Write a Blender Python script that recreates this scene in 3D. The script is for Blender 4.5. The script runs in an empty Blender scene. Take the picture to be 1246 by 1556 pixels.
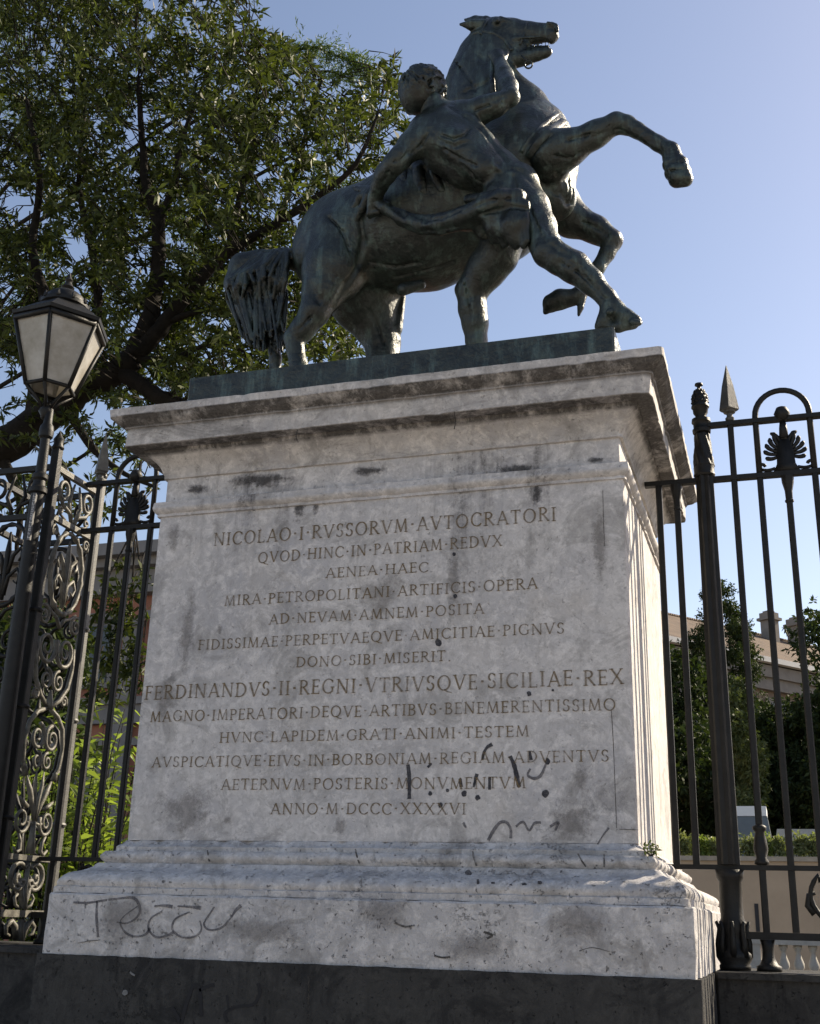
import bpy, bmesh, math, random
import numpy as np
from mathutils import Vector, Matrix, noise
R_ = math.radians
SC = bpy.context.scene
COL = SC.collection
rng = np.random.default_rng(7)
random.seed(7)

# ------------------------------------------------------------------ camera
CAM = np.array([1.951, -5.449, -0.205])
YAW, PITCH, ROLL, FOC = R_(17.95), R_(19.41), R_(1.57), 1759.3
def _rot(yaw, pitch, roll):
    cy, sy, cp, sp, cr, sr = math.cos(yaw), math.sin(yaw), math.cos(pitch), math.sin(pitch), math.cos(roll), math.sin(roll)
    f = np.array([-sy * cp, cy * cp, sp]); r0 = np.array([cy, sy, 0.0]); u0 = np.cross(r0, f)
    return cr * r0 + sr * u0, -sr * r0 + cr * u0, f
CR, CU, CF = _rot(YAW, PITCH, ROLL)
cam = bpy.data.cameras.new('camera'); camo = bpy.data.objects.new('camera', cam); COL.objects.link(camo)
cam.sensor_fit = 'VERTICAL'; cam.sensor_height = 36.0; cam.lens = 36.0 * FOC / 1556.0
cam.clip_start = 0.05; cam.clip_end = 5000
M = Matrix(((CR[0], CU[0], -CF[0], CAM[0]), (CR[1], CU[1], -CF[1], CAM[1]), (CR[2], CU[2], -CF[2], CAM[2]), (0, 0, 0, 1)))
camo.matrix_world = M
SC.camera = camo

# ------------------------------------------------------------------ sky, sun, exposure
SUN_AZ, SUN_EL = 46.0, 35.0            # azimuth counted from +x towards +y
w = bpy.data.worlds.new('World'); SC.world = w; w.use_nodes = True
nt = w.node_tree; bg = nt.nodes['Background']
sky = nt.nodes.new('ShaderNodeTexSky'); sky.sky_type = 'NISHITA'; sky.sun_disc = False
sky.sun_elevation = R_(SUN_EL); sky.sun_rotation = R_(90.0 - SUN_AZ)
sky.air_density = 1.0; sky.dust_density = 0.6; sky.ozone_density = 3.0
tint = nt.nodes.new('ShaderNodeMix'); tint.data_type = 'RGBA'; tint.blend_type = 'MULTIPLY'; tint.inputs[0].default_value = 1.0; tint.inputs[7].default_value = (0.87, 0.70, 0.60, 1)   # the camera's warm white balance
nt.links.new(sky.outputs[0], tint.inputs[6]); nt.links.new(tint.outputs[2], bg.inputs[0]); bg.inputs[1].default_value = 0.15
sun = bpy.data.lights.new('sun', 'SUN'); sun.energy = 5.0; sun.angle = R_(0.5); sun.color = (1.0, 0.87, 0.67)
suno = bpy.data.objects.new('sun', sun); COL.objects.link(suno)
sd = Vector((math.cos(R_(SUN_AZ)) * math.cos(R_(SUN_EL)), math.sin(R_(SUN_AZ)) * math.cos(R_(SUN_EL)), math.sin(R_(SUN_EL))))
suno.rotation_euler = sd.to_track_quat('Z', 'Y').to_euler()
SC.view_settings.view_transform = 'Standard'; SC.view_settings.look = 'None'
SC.view_settings.exposure = 0.95; SC.view_settings.gamma = 1.0
SC.cycles.max_bounces = 8; SC.cycles.transparent_max_bounces = 8

# ------------------------------------------------------------------ helpers
def ray(px, py):
    d = CF * FOC + CR * (px - 623.0) - CU * (py - 778.0)
    return d / np.linalg.norm(d)
def aty(px, py, y):
    d = ray(px, py); return CAM + d * ((y - CAM[1]) / d[1])
def atx(px, py, x):
    d = ray(px, py); return CAM + d * ((x - CAM[0]) / d[0])
def atz(px, py, z):
    d = ray(px, py); return CAM + d * ((z - CAM[2]) / d[2])
def mpp(p):                              # metres per photo pixel at a point
    return float((np.asarray(p) - CAM) @ CF) / FOC

def tag(o, label=None, cat=None, group=None, kind=None):
    if label: o['label'] = label
    if cat: o['category'] = cat
    if group: o['group'] = group
    if kind: o['kind'] = kind
    return o
def empty(name, loc=(0, 0, 0)):
    o = bpy.data.objects.new(name, None); o.location = loc; COL.objects.link(o); o.empty_display_size = 0.2
    return o
def link(name, me, mat, parent=None, smooth=None):
    o = bpy.data.objects.new(name, me); COL.objects.link(o)
    if mat is not None: me.materials.append(mat)
    if smooth is not None: me.polygons.foreach_set('use_smooth', [smooth] * len(me.polygons))
    if parent is not None:
        o.parent = parent
        o.matrix_parent_inverse = Matrix.Translation(-Vector(world_loc(parent)))
    return o
def world_loc(o):
    l = Vector(o.location)
    return l if o.type == 'EMPTY' else Vector((0, 0, 0))
class MB:
    def __init__(s): s.v = []; s.f = []
    def add(s, vs, fs):
        n = len(s.v); s.v.extend([tuple(map(float, p)) for p in vs]); s.f.extend([tuple(i + n for i in f) for f in fs])
    def box(s, a, b):
        (x0, y0, z0), (x1, y1, z1) = a, b
        s.add([(x0, y0, z0), (x1, y0, z0), (x1, y1, z0), (x0, y1, z0), (x0, y0, z1), (x1, y0, z1), (x1, y1, z1), (x0, y1, z1)],
              [(0, 3, 2, 1), (4, 5, 6, 7), (0, 1, 5, 4), (1, 2, 6, 5), (2, 3, 7, 6), (3, 0, 4, 7)])
    def cbox(s, a, b, c=0.006):           # box with chamfered vertical edges
        (x0, y0, z0), (x1, y1, z1) = a, b
        o = [(x0 + c, y0), (x1 - c, y0), (x1, y0 + c), (x1, y1 - c), (x1 - c, y1), (x0 + c, y1), (x0, y1 - c), (x0, y0 + c)]
        s.prism(o, z0, z1)
    def prism(s, poly, z0, z1):
        n = len(poly)
        s.add([(x, y, z0) for x, y in poly] + [(x, y, z1) for x, y in poly],
              [tuple(range(n - 1, -1, -1)), tuple(range(n, 2 * n))] + [(i, (i + 1) % n, n + (i + 1) % n, n + i) for i in range(n)])
    def tube(s, pts, rad, seg=8, closed=False, flat=1.0, up=None, phase=0.0):
        P = [Vector(p) for p in pts]; n = len(P)
        r = rad if hasattr(rad, '__len__') else [rad] * n
        vs = []; prev = None
        for i in range(n):
            if closed: t = P[(i + 1) % n] - P[i - 1]
            else: t = P[min(i + 1, n - 1)] - P[max(i - 1, 0)]
            if t.length < 1e-9: t = Vector((0, 0, 1))
            t.normalize()
            if up is not None: a = Vector(up)
            elif prev is not None: a = prev
            else: a = Vector((0, 0, 1)) if abs(t.z) < 0.9 else Vector((0, 1, 0))
            a = a - t * a.dot(t)
            if a.length < 1e-6: a = t.orthogonal()
            a.normalize(); b = t.cross(a); prev = a
            for k in range(seg):
                th = 2 * math.pi * k / seg + phase
                vs.append(P[i] + (a * math.cos(th) * flat + b * math.sin(th)) * r[i])
        fs = []
        m = n if closed else n - 1
        for i in range(m):
            j = (i + 1) % n
            for k in range(seg):
                fs.append((i * seg + k, i * seg + (k + 1) % seg, j * seg + (k + 1) % seg, j * seg + k))
        if not closed:
            fs.append(tuple(range(seg - 1, -1, -1))); fs.append(tuple((n - 1) * seg + k for k in range(seg)))
        s.add(vs, fs)
    def lathe(s, prof, c, seg=16, axis=None):
        vs = []; n = len(prof); c = Vector(c); q = Vector((0, 0, 1)).rotation_difference(Vector(axis)) if axis is not None else None
        for r, z in prof:
            for k in range(seg):
                a = 2 * math.pi * k / seg
                p = Vector((r * math.cos(a), r * math.sin(a), z))
                vs.append(c + (q @ p if q else p))
        fs = [(i * seg + k, i * seg + (k + 1) % seg, (i + 1) * seg + (k + 1) % seg, (i + 1) * seg + k) for i in range(n - 1) for k in range(seg)]
        fs += [tuple(range(seg - 1, -1, -1)), tuple((n - 1) * seg + k for k in range(seg))]
        s.add(vs, fs)
    def extrude(s, poly, ax_u, ax_v, o, thick):  # flat polygon in a plane given real thickness
        u = Vector(ax_u); v = Vector(ax_v); o = Vector(o); nrm = u.cross(v).normalized() * thick; n = len(poly)
        a = [o + u * p[0] + v * p[1] for p in poly]
        s.add(a + [p + nrm for p in a], [tuple(range(n - 1, -1, -1)), tuple(range(n, 2 * n))] + [(i, (i + 1) % n, n + (i + 1) % n, n + i) for i in range(n)])
    def build(s, name, mat, parent=None, smooth=False, auto=None):
        me = bpy.data.meshes.new(name); me.from_pydata(s.v, [], s.f); me.validate(); me.update()
        o = link(name, me, mat, parent, smooth)
        if auto: 
            me.polygons.foreach_set('use_smooth', [True] * len(me.polygons)); me.set_sharp_from_angle(angle=R_(auto))
        return o

# ------------------------------------------------------------------ materials
def newmat(name):
    m = bpy.data.materials.new(name); m.use_nodes = True; t = m.node_tree
    return m, t, t.nodes['Principled BSDF'], t.links
def N(t, typ, **kw):
    n = t.nodes.new(typ)
    for k, v in kw.items():
        if k in n.inputs: n.inputs[k].default_value = v
        else: setattr(n, k, v)
    return n
def coords(t, scale=(1, 1, 1)):
    g = N(t, 'ShaderNodeTexCoord'); mp = N(t, 'ShaderNodeMapping'); mp.inputs['Scale'].default_value = scale
    gm = N(t, 'ShaderNodeNewGeometry')
    t.links.new(gm.outputs['Position'], mp.inputs['Vector']); return mp.outputs[0]
def nz(t, vec, scale, detail=6, rough=0.6, dist=0.0):
    n = N(t, 'ShaderNodeTexNoise'); n.inputs['Scale'].default_value = scale; n.inputs['Detail'].default_value = detail
    n.inputs['Roughness'].default_value = rough; n.inputs['Distortion'].default_value = dist
    t.links.new(vec, n.inputs['Vector']); return n.outputs['Fac']
def ramp(t, fac, stops):
    r = N(t, 'ShaderNodeValToRGB'); e = r.color_ramp.elements
    while len(e) < len(stops): e.new(0.5)
    for el, (p, c) in zip(e, stops):
        el.position = p; el.color = (c, c, c, 1) if not hasattr(c, '__len__') else (*c, 1)
    t.links.new(fac, r.inputs[0]); return r.outputs[0]
def mix(t, fac, a, b, mode='MIX'):
    m = N(t, 'ShaderNodeMix', data_type='RGBA', blend_type=mode)
    for s, v in ((0, fac), (6, a), (7, b)):
        if isinstance(v, (int, float)): m.inputs[s].default_value = v
        elif isinstance(v, tuple): m.inputs[s].default_value = (*v, 1)
        else: t.links.new(v, m.inputs[s])
    return m.outputs[2]
def bump(t, h, strength, dist, nrm=None):
    b = N(t, 'ShaderNodeBump'); b.inputs['Strength'].default_value = strength; b.inputs['Distance'].default_value = dist
    t.links.new(h, b.inputs['Height'])
    if nrm is not None: t.links.new(nrm, b.inputs['Normal'])
    return b.outputs[0]
def mathn(t, op, a, b=0.5):
    m = N(t, 'ShaderNodeMath', operation=op)
    for i, v in enumerate((a, b)):
        if isinstance(v, (int, float)): m.inputs[i].default_value = v
        else: t.links.new(v, m.inputs[i])
    return m.outputs[0]

def stone_mat(name, base=(0.50, 0.465, 0.43), dark=(0.20, 0.19, 0.18), soil=0.35, streak=0.3, rough_b=1.0, grime=0.0, drips=0.0):
    m, t, b, L = newmat(name)
    P = coords(t); Pv = coords(t, (1, 1, 0.10)); Ph = coords(t, (0.35, 1, 1))
    big = nz(t, P, 1.1, 5, 0.62, 0.4); med = nz(t, P, 13, 9, 0.78, 0.5); fine = nz(t, P, 55, 6, 0.75)
    pale = tuple(min(0.78, c * 1.25) for c in base); warm = (base[0] * 0.90, base[1] * 0.86, base[2] * 0.79); cool = (base[0] * 0.72, base[1] * 0.735, base[2] * 0.78)
    c = mix(t, ramp(t, big, [(0.36, 0), (0.62, 1)]), base, cool)
    c = mix(t, ramp(t, nz(t, P, 2.3, 6, 0.65, 0.8), [(0.52, 0), (0.70, 0.5)]), c, warm)
    c = mix(t, ramp(t, med, [(0.47, 0), (0.60, 0.75)]), c, pale)
    c = mix(t, ramp(t, nz(t, P, 24, 8, 0.8, 0.5), [(0.50, 0), (0.57, 0.40), (0.70, 0.7)]), c, tuple(x * 0.58 for x in base))
    blot = nz(t, P, 3.4, 9, 0.74, 1.0)
    c = mix(t, ramp(t, blot, [(0.555 - soil * 0.08, 0), (0.57, min(1, soil * 0.9)), (0.70, min(1, soil * 1.9))]), c, dark)
    st = nz(t, Pv, 8, 7, 0.7, 0.4)
    c = mix(t, ramp(t, st, [(0.54, 0), (0.70, streak)]), c, dark)
    vn = N(t, 'ShaderNodeTexVoronoi', feature='DISTANCE_TO_EDGE'); vn.inputs['Scale'].default_value = 2.6
    dv = N(t, 'ShaderNodeVectorMath', operation='ADD'); nv = N(t, 'ShaderNodeTexNoise'); nv.inputs['Scale'].default_value = 5; nv.inputs['Detail'].default_value = 8; nv.inputs['Roughness'].default_value = 0.7
    L.new(P, nv.inputs['Vector']); sc = N(t, 'ShaderNodeVectorMath', operation='SCALE'); sc.inputs['Scale'].default_value = 0.6
    L.new(nv.outputs['Color'], sc.inputs[0]); L.new(P, dv.inputs[0]); L.new(sc.outputs[0], dv.inputs[1]); L.new(dv.outputs[0], vn.inputs['Vector'])
    vein = ramp(t, vn.outputs['Distance'], [(0.0, 1), (0.010, 0)])
    veinm = mathn(t, 'MULTIPLY', vein, ramp(t, nz(t, P, 1.9, 3), [(0.52, 0), (0.66, 0.6)]))
    c = mix(t, veinm, c, tuple(x * 0.5 for x in dark))
    pit = ramp(t, nz(t, P, 40, 4, 0.75), [(0.63, 0), (0.67, 1)]); pit2 = ramp(t, nz(t, P, 15, 4, 0.8), [(0.665, 0), (0.69, 1)])
    pit = mathn(t, 'MAXIMUM', pit, pit2)
    c = mix(t, mathn(t, 'MULTIPLY', pit, 0.5), c, tuple(x * 0.5 for x in dark))
    lich = ramp(t, nz(t, P, 13, 8, 0.82, 0.8), [(0.60, 0), (0.64, 1)])
    c = mix(t, mathn(t, 'MULTIPLY', lich, 0.5), c, pale)
    if drips:                                    # water stains running down from the string moulding
        sx = N(t, 'ShaderNodeSeparateXYZ'); L.new(coords(t), sx.inputs[0])
        up = ramp(t, mathn(t, 'ADD', sx.outputs[2], mathn(t, 'MULTIPLY', nz(t, P, 5, 4), 0.5)), [(0.0, 0), (1.0, 1)])
        mr = N(t, 'ShaderNodeMapRange'); mr.inputs[1].default_value = 1.45; mr.inputs[2].default_value = 2.25
        L.new(mathn(t, 'ADD', sx.outputs[2], mathn(t, 'MULTIPLY', nz(t, P, 5, 4), 0.5)), mr.inputs[0])
        dr = mathn(t, 'MULTIPLY', ramp(t, nz(t, coords(t, (1, 1, 0.06)), 3.6, 6, 0.7, 0.2), [(0.55, 0), (0.66, drips)]), mr.outputs[0])
        c = mix(t, mathn(t, 'MULTIPLY', dr, ramp(t, nz(t, P, 14, 6, 0.8), [(0.42, 0.15), (0.60, 1)])), c, (0.05, 0.048, 0.05))
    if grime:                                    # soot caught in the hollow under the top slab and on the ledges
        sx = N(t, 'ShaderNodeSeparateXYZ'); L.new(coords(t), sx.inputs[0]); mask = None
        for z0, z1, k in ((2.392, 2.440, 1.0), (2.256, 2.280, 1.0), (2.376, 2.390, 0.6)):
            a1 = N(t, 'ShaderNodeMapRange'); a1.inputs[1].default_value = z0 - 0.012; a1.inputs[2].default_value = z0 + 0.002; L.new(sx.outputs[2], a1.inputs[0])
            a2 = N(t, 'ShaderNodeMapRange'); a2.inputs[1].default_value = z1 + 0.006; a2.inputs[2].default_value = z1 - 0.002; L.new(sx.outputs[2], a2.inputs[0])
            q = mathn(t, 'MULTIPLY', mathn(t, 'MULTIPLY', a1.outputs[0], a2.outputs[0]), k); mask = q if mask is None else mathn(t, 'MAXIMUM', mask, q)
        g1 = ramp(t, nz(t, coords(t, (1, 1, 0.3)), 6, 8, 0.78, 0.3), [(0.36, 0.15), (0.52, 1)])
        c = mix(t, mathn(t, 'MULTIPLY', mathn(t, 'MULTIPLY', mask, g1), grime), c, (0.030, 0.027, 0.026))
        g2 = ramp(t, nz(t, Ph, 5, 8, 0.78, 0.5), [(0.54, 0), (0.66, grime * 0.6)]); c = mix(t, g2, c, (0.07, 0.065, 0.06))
    c = mix(t, mathn(t, 'MULTIPLY', ramp(t, fine, [(0.35, 0), (0.7, 1)]), 0.30), c, tuple(x * 0.6 for x in base))
    L.new(c, b.inputs['Base Color']); b.inputs['Roughness'].default_value = 0.8; b.inputs['Specular IOR Level'].default_value = 0.25
    h = mathn(t, 'ADD', mathn(t, 'MULTIPLY', med, 0.6), mathn(t, 'MULTIPLY', fine, 0.4))
    h = mathn(t, 'SUBTRACT', h, mathn(t, 'MULTIPLY', pit, 0.7)); h = mathn(t, 'SUBTRACT', h, mathn(t, 'MULTIPLY', veinm, 0.5))
    L.new(bump(t, h, 0.55 * rough_b, 0.012), b.inputs['Normal'])
    return m
def flat_mat(name, c, rough=0.7, var=0.25, scale=8.0, metal=0.0, spec=0.4, bmp=0.15, c2=None):
    m, t, b, L = newmat(name)
    P = coords(t); n1 = nz(t, P, scale, 6, 0.65)
    d = c2 if c2 else tuple(x * (1 - var) for x in c); e = tuple(min(1, x * (1 + var)) for x in c)
    L.new(mix(t, ramp(t, n1, [(0.3, 0), (0.7, 1)]), d, e), b.inputs['Base Color'])
    b.inputs['Roughness'].default_value = rough; b.inputs['Metallic'].default_value = metal; b.inputs['Specular IOR Level'].default_value = spec
    if bmp: L.new(bump(t, nz(t, P, scale * 5, 5, 0.7), bmp, 0.01), b.inputs['Normal'])
    return m
def leaf_mat(name, a, b_, trans=0.35, rough=0.45):
    m, t, b, L = newmat(name)
    g = N(t, 'ShaderNodeNewGeometry'); c = ramp(t, g.outputs['Random Per Island'], [(0.0, a), (1.0, b_)])
    L.new(c, b.inputs['Base Color']); b.inputs['Roughness'].default_value = rough; b.inputs['Specular IOR Level'].default_value = 0.2
    tr = N(t, 'ShaderNodeBsdfTranslucent'); tc = mix(t, 1.0, c, (1.5, 1.6, 0.6), 'MULTIPLY'); L.new(tc, tr.inputs[0])
    ms = N(t, 'ShaderNodeMixShader'); ms.inputs[0].default_value = trans
    L.new(b.outputs[0], ms.inputs[1]); L.new(tr.outputs[0], ms.inputs[2]); L.new(ms.outputs[0], t.nodes['Material Output'].inputs[0])
    return m
def bronze_mat(name, k=1.0):
    m, t, b, L = newmat(name)
    P = coords(t); Pv = coords(t, (1, 1, 0.25))
    n1 = nz(t, P, 5, 8, 0.7, 0.8); n2 = nz(t, Pv, 14, 6, 0.7); n3 = nz(t, P, 70, 4, 0.7)
    c = mix(t, ramp(t, n1, [(0.36, 0), (0.64, 1)]), (0.006 * k, 0.0078 * k, 0.0072 * k), (0.028 * k, 0.037 * k, 0.033 * k))
    c = mix(t, ramp(t, n2, [(0.5, 0), (0.72, 0.75)]), c, (0.095 * k, 0.14 * k, 0.124 * k))
    c = mix(t, ramp(t, nz(t, P, 9, 5, 0.7), [(0.6, 0), (0.72, 0.5)]), c, (0.012, 0.012, 0.012))
    L.new(c, b.inputs['Base Color']); b.inputs['Metallic'].default_value = 0.30
    L.new(ramp(t, n1, [(0.3, 0.27), (0.7, 0.47)]), b.inputs['Roughness']); b.inputs['Specular IOR Level'].default_value = 0.6
    h = mathn(t, 'ADD', mathn(t, 'MULTIPLY', nz(t, P, 15, 6, 0.62), 0.85), mathn(t, 'MULTIPLY', n3, 0.15))
    L.new(bump(t, h, 0.6, 0.03), b.inputs['Normal'])
    return m
MARBLE = stone_mat('weathered_marble', base=(0.565, 0.54, 0.525), soil=0.36, streak=0.22, drips=0.95)
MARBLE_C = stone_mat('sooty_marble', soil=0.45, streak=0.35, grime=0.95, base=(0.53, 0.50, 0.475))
MARBLE_P = stone_mat('rough_marble', soil=0.42, streak=0.25, rough_b=2.2, base=(0.58, 0.555, 0.54))
BASALT = stone_mat('dark_basalt', base=(0.052, 0.050, 0.047), dark=(0.012, 0.012, 0.013), soil=0.65, streak=0.75, rough_b=2.0)
BRONZE = bronze_mat('patinated_bronze'); BRONZE_D = bronze_mat('dark_bronze', 0.75)
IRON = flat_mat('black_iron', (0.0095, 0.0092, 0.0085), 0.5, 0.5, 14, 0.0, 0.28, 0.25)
IRON_LIT = flat_mat('sunlit_pale_iron', (0.125, 0.118, 0.10), 0.48, 0.6, 20, 0.0, 0.4, 0.3)  # lighter copy of the black iron, sunlight painted into its colour
def film(name, c, lo, hi, sc=22):           # a broken film of spray paint, the stone showing through
    m = flat_mat(name, c, 0.7, 0.3, 25, 0, 0.3, 0); t = m.node_tree
    t.links.new(ramp(t, nz(t, coords(t), sc, 8, 0.8), [(0.36, lo), (0.60, hi)]), t.nodes['Principled BSDF'].inputs['Alpha']); return m
INK = film('inscription_paint', (0.17, 0.12, 0.062), 0.26, 0.82, 8)
SPRAY = film('spray_paint', (0.03, 0.03, 0.038), 0.55, 1.0)
SPRAY_F = film('faded_spray_paint', (0.11, 0.105, 0.115), 0.34, 0.80)
CRACK = film('crack_grime', (0.05, 0.045, 0.04), 0.3, 0.95)
def soft_film(name, c, hi, sc):              # a stain whose density thins out towards its own edge
    m = flat_mat(name, c, 0.85, 0.3, 25, 0, 0.2, 0); t = m.node_tree
    at = N(t, 'ShaderNodeAttribute'); at.attribute_name = 'stain_mask'
    a = mathn(t, 'ADD', at.outputs['Fac'], mathn(t, 'MULTIPLY', mathn(t, 'SUBTRACT', nz(t, coords(t), sc, 9, 0.8), 0.5), 2.6))
    t.links.new(mathn(t, 'MULTIPLY', mathn(t, 'MULTIPLY', ramp(t, a, [(0.25, 0), (0.75, hi)]), 1.0), ramp(t, at.outputs['Fac'], [(0.0, 0), (0.25, 1)])), t.nodes['Principled BSDF'].inputs['Alpha']); return m
STAIN = soft_film('damp_stain', (0.19, 0.175, 0.165), 0.40, 13)
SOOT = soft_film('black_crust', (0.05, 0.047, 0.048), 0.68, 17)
# ------------------------------------------------------------------ ground
GZ = -1.86
gm_, gt, gb, gl = newmat('paving')
gP = coords(gt); gv = N(gt, 'ShaderNodeTexBrick'); gv.inputs['Scale'].default_value = 1.6; gl.new(gP, gv.inputs['Vector'])
gv.inputs['Color1'].default_value = (0.33, 0.30, 0.27, 1); gv.inputs['Color2'].default_value = (0.38, 0.35, 0.31, 1); gv.inputs['Mortar'].default_value = (0.16, 0.15, 0.14, 1); gv.inputs['Mortar Size'].default_value = 0.01
gl.new(mix(gt, mathn(gt, 'MULTIPLY', nz(gt, gP, 1.1, 6), 0.5), gv.outputs['Color'], (0.26, 0.24, 0.21)), gb.inputs['Base Color']); gb.inputs['Roughness'].default_value = 0.8
g = MB(); g.add([(-400, -400, GZ), (400, -400, GZ), (400, 400, GZ), (-400, 400, GZ)], [(0, 1, 2, 3)])
tag(g.build('ground', gm_), kind='structure')
soil_m = flat_mat('garden_soil', (0.07, 0.06, 0.045), 0.95, 0.4, 3)
g = MB(); g.add([(-60, 1.6, GZ + 0.004), (60, 1.6, GZ + 0.004), (60, 120, GZ + 0.004), (-60, 120, GZ + 0.004)], [(0, 1, 2, 3)])
tag(g.build('garden_ground', soil_m), kind='structure')

# ------------------------------------------------------------------ pedestal
PW, PD = 2.6, 1.7
def rect_sweep(name, prof, mat, parent, amp=0.002, chip=0.004, n=90, seed=0.0):
    rows = []
    # subdivide long vertical runs so that the faces keep a hand-dressed unevenness
    pr = []
    for i, (p, z) in enumerate(prof):
        if i and abs(z - prof[i - 1][1]) > 0.12:
            p0, z0 = prof[i - 1]; k = int(abs(z - z0) / 0.08)
            for q in range(1, k): pr.append((p0 + (p - p0) * q / k, z0 + (z - z0) * q / k, 0))
        pr.append((p, z, 1))
    vs = []; cols = None
    for p, z, edge in pr:
        x0, x1, y0, y1 = -PW / 2 - p, PW / 2 + p, -p, PD + p
        loop = []
        m = max(8, int(n * 0.7))
        for i in range(n): loop.append((x0 + (x1 - x0) * i / n, y0, 0, -1))
        for i in range(m): loop.append((x1, y0 + (y1 - y0) * i / m, 1, 0))
        for i in range(n): loop.append((x1 + (x0 - x1) * i / n, y1, 0, 1))
        for i in range(m): loop.append((x0, y1 + (y0 - y1) * i / m, -1, 0))
        cols = len(loop)
        for k, (x, y, nx, ny) in enumerate(loop):
            corner = k in (0, n, n + m, 2 * n + m)
            q = Vector((x * 3.1 + seed, y * 3.1, z * 3.1)); j = noise.noise(q) * amp + noise.noise(q * 6) * amp * 0.6
            c = 0.0
            if edge:
                h = noise.noise(Vector((x * 14 + seed, y * 14, z * 9 + 3))) - 0.22
                if h > 0: c = h * chip * 4
            d = j - c
            if corner:
                cx = 1 if x > 0 else -1; cy = 1 if y > PD / 2 else -1
                d -= 0.004 + chip * (0.5 + noise.noise(Vector((z * 21, seed, x))))
                vs.append((x + cx * d, y + cy * d, z + (noise.noise(q * 5) * amp if edge else 0)))
            else:
                vs.append((x + nx * d, y + ny * d, z + (noise.noise(q * 4) * amp * 0.8 if edge else 0)))
    fs = []
    for r in range(len(pr) - 1):
        for k in range(cols):
            k2 = (k + 1) % cols
            fs.append((r * cols + k, r * cols + k2, (r + 1) * cols + k2, (r + 1) * cols + k))
    b = len(vs); zc0, zc1 = pr[0][1], pr[-1][1]
    vs.append((0, PD / 2, zc0)); vs.append((0, PD / 2, zc1)); R0 = (len(pr) - 1) * cols
    for k in range(cols):
        k2 = (k + 1) % cols
        fs.append((k2, k, b)); fs.append((R0 + k, R0 + k2, b + 1))
    mb = MB(); mb.add(vs, fs)
    return mb.build(name, mat, parent, auto=32)
def arc(p0, z0, p1, z1, bulge, n=8):      # profile curve between two points; bulge>0 pushes outward
    out = []
    for i in range(1, n):
        t = i / n; out.append((p0 + (p1 - p0) * t + bulge * math.sin(math.pi * t), z0 + (z1 - z0) * t))
    return out
ped = empty('statue_pedestal', (0, PD / 2, GZ))
tag(ped, 'tall weathered marble pedestal with a Latin inscription under the bronze horse group', 'pedestal')
rect_sweep('base_course', [(0.272, GZ), (0.272, -0.404)], BASALT, ped, 0.0015, 0.004, seed=1)
rect_sweep('plinth', [(0.255, -0.403), (0.257, -0.13), (0.250, -0.122)], MARBLE_P, ped, 0.004, 0.007, seed=2)
rect_sweep('base_moulding', [(0.236, -0.121), (0.236, -0.092), (0.226, -0.088)] + arc(0.226, -0.088, 0.205, -0.03, 0.016, 6) + [(0.200, -0.028)] +
           arc(0.198, -0.026, 0.105, 0.026, -0.022, 8) + [(0.100, 0.028), (0.075, 0.029), (0.078, 0.036)] + arc(0.078, 0.036, 0.078, 0.086, 0.016, 6) +
           [(0.075, 0.087), (0.045, 0.088), (0.044, 0.112)] + arc(0.044, 0.113, 0.006, 0.142, -0.008, 5) + [(0.002, 0.145)], MARBLE_P, ped, 0.005, 0.009, 140, seed=3)
rect_sweep('shaft', [(0.0, 0.1455), (0.0, 1.898)], MARBLE, ped, 0.0008, 0.002, seed=4)
rect_sweep('string_moulding', [(0.004, 1.8985), (0.012, 1.900), (0.012, 1.915), (0.016, 1.917)] + arc(0.018, 1.918, 0.030, 1.962, 0.012, 6) +
           [(0.032, 1.963), (0.030, 1.980), (0.0, 1.992)], MARBLE, ped, 0.002, 0.005, seed=5)
rect_sweep('frieze', [(-0.014, 1.9925), (-0.014, 2.130)], MARBLE, ped, 0.0012, 0.003, seed=6)
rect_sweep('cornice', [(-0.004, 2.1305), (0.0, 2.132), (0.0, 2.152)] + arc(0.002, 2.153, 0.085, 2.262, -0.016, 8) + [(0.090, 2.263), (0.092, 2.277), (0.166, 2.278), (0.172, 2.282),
           (0.172, 2.384), (0.182, 2.386), (0.184, 2.396)] + arc(0.186, 2.397, 0.238, 2.436, 0.008, 7) + [(0.246, 2.438), (0.247, 2.484), (0.240, 2.488)], MARBLE_C, ped, 0.003, 0.006, 130, seed=7)

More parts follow.
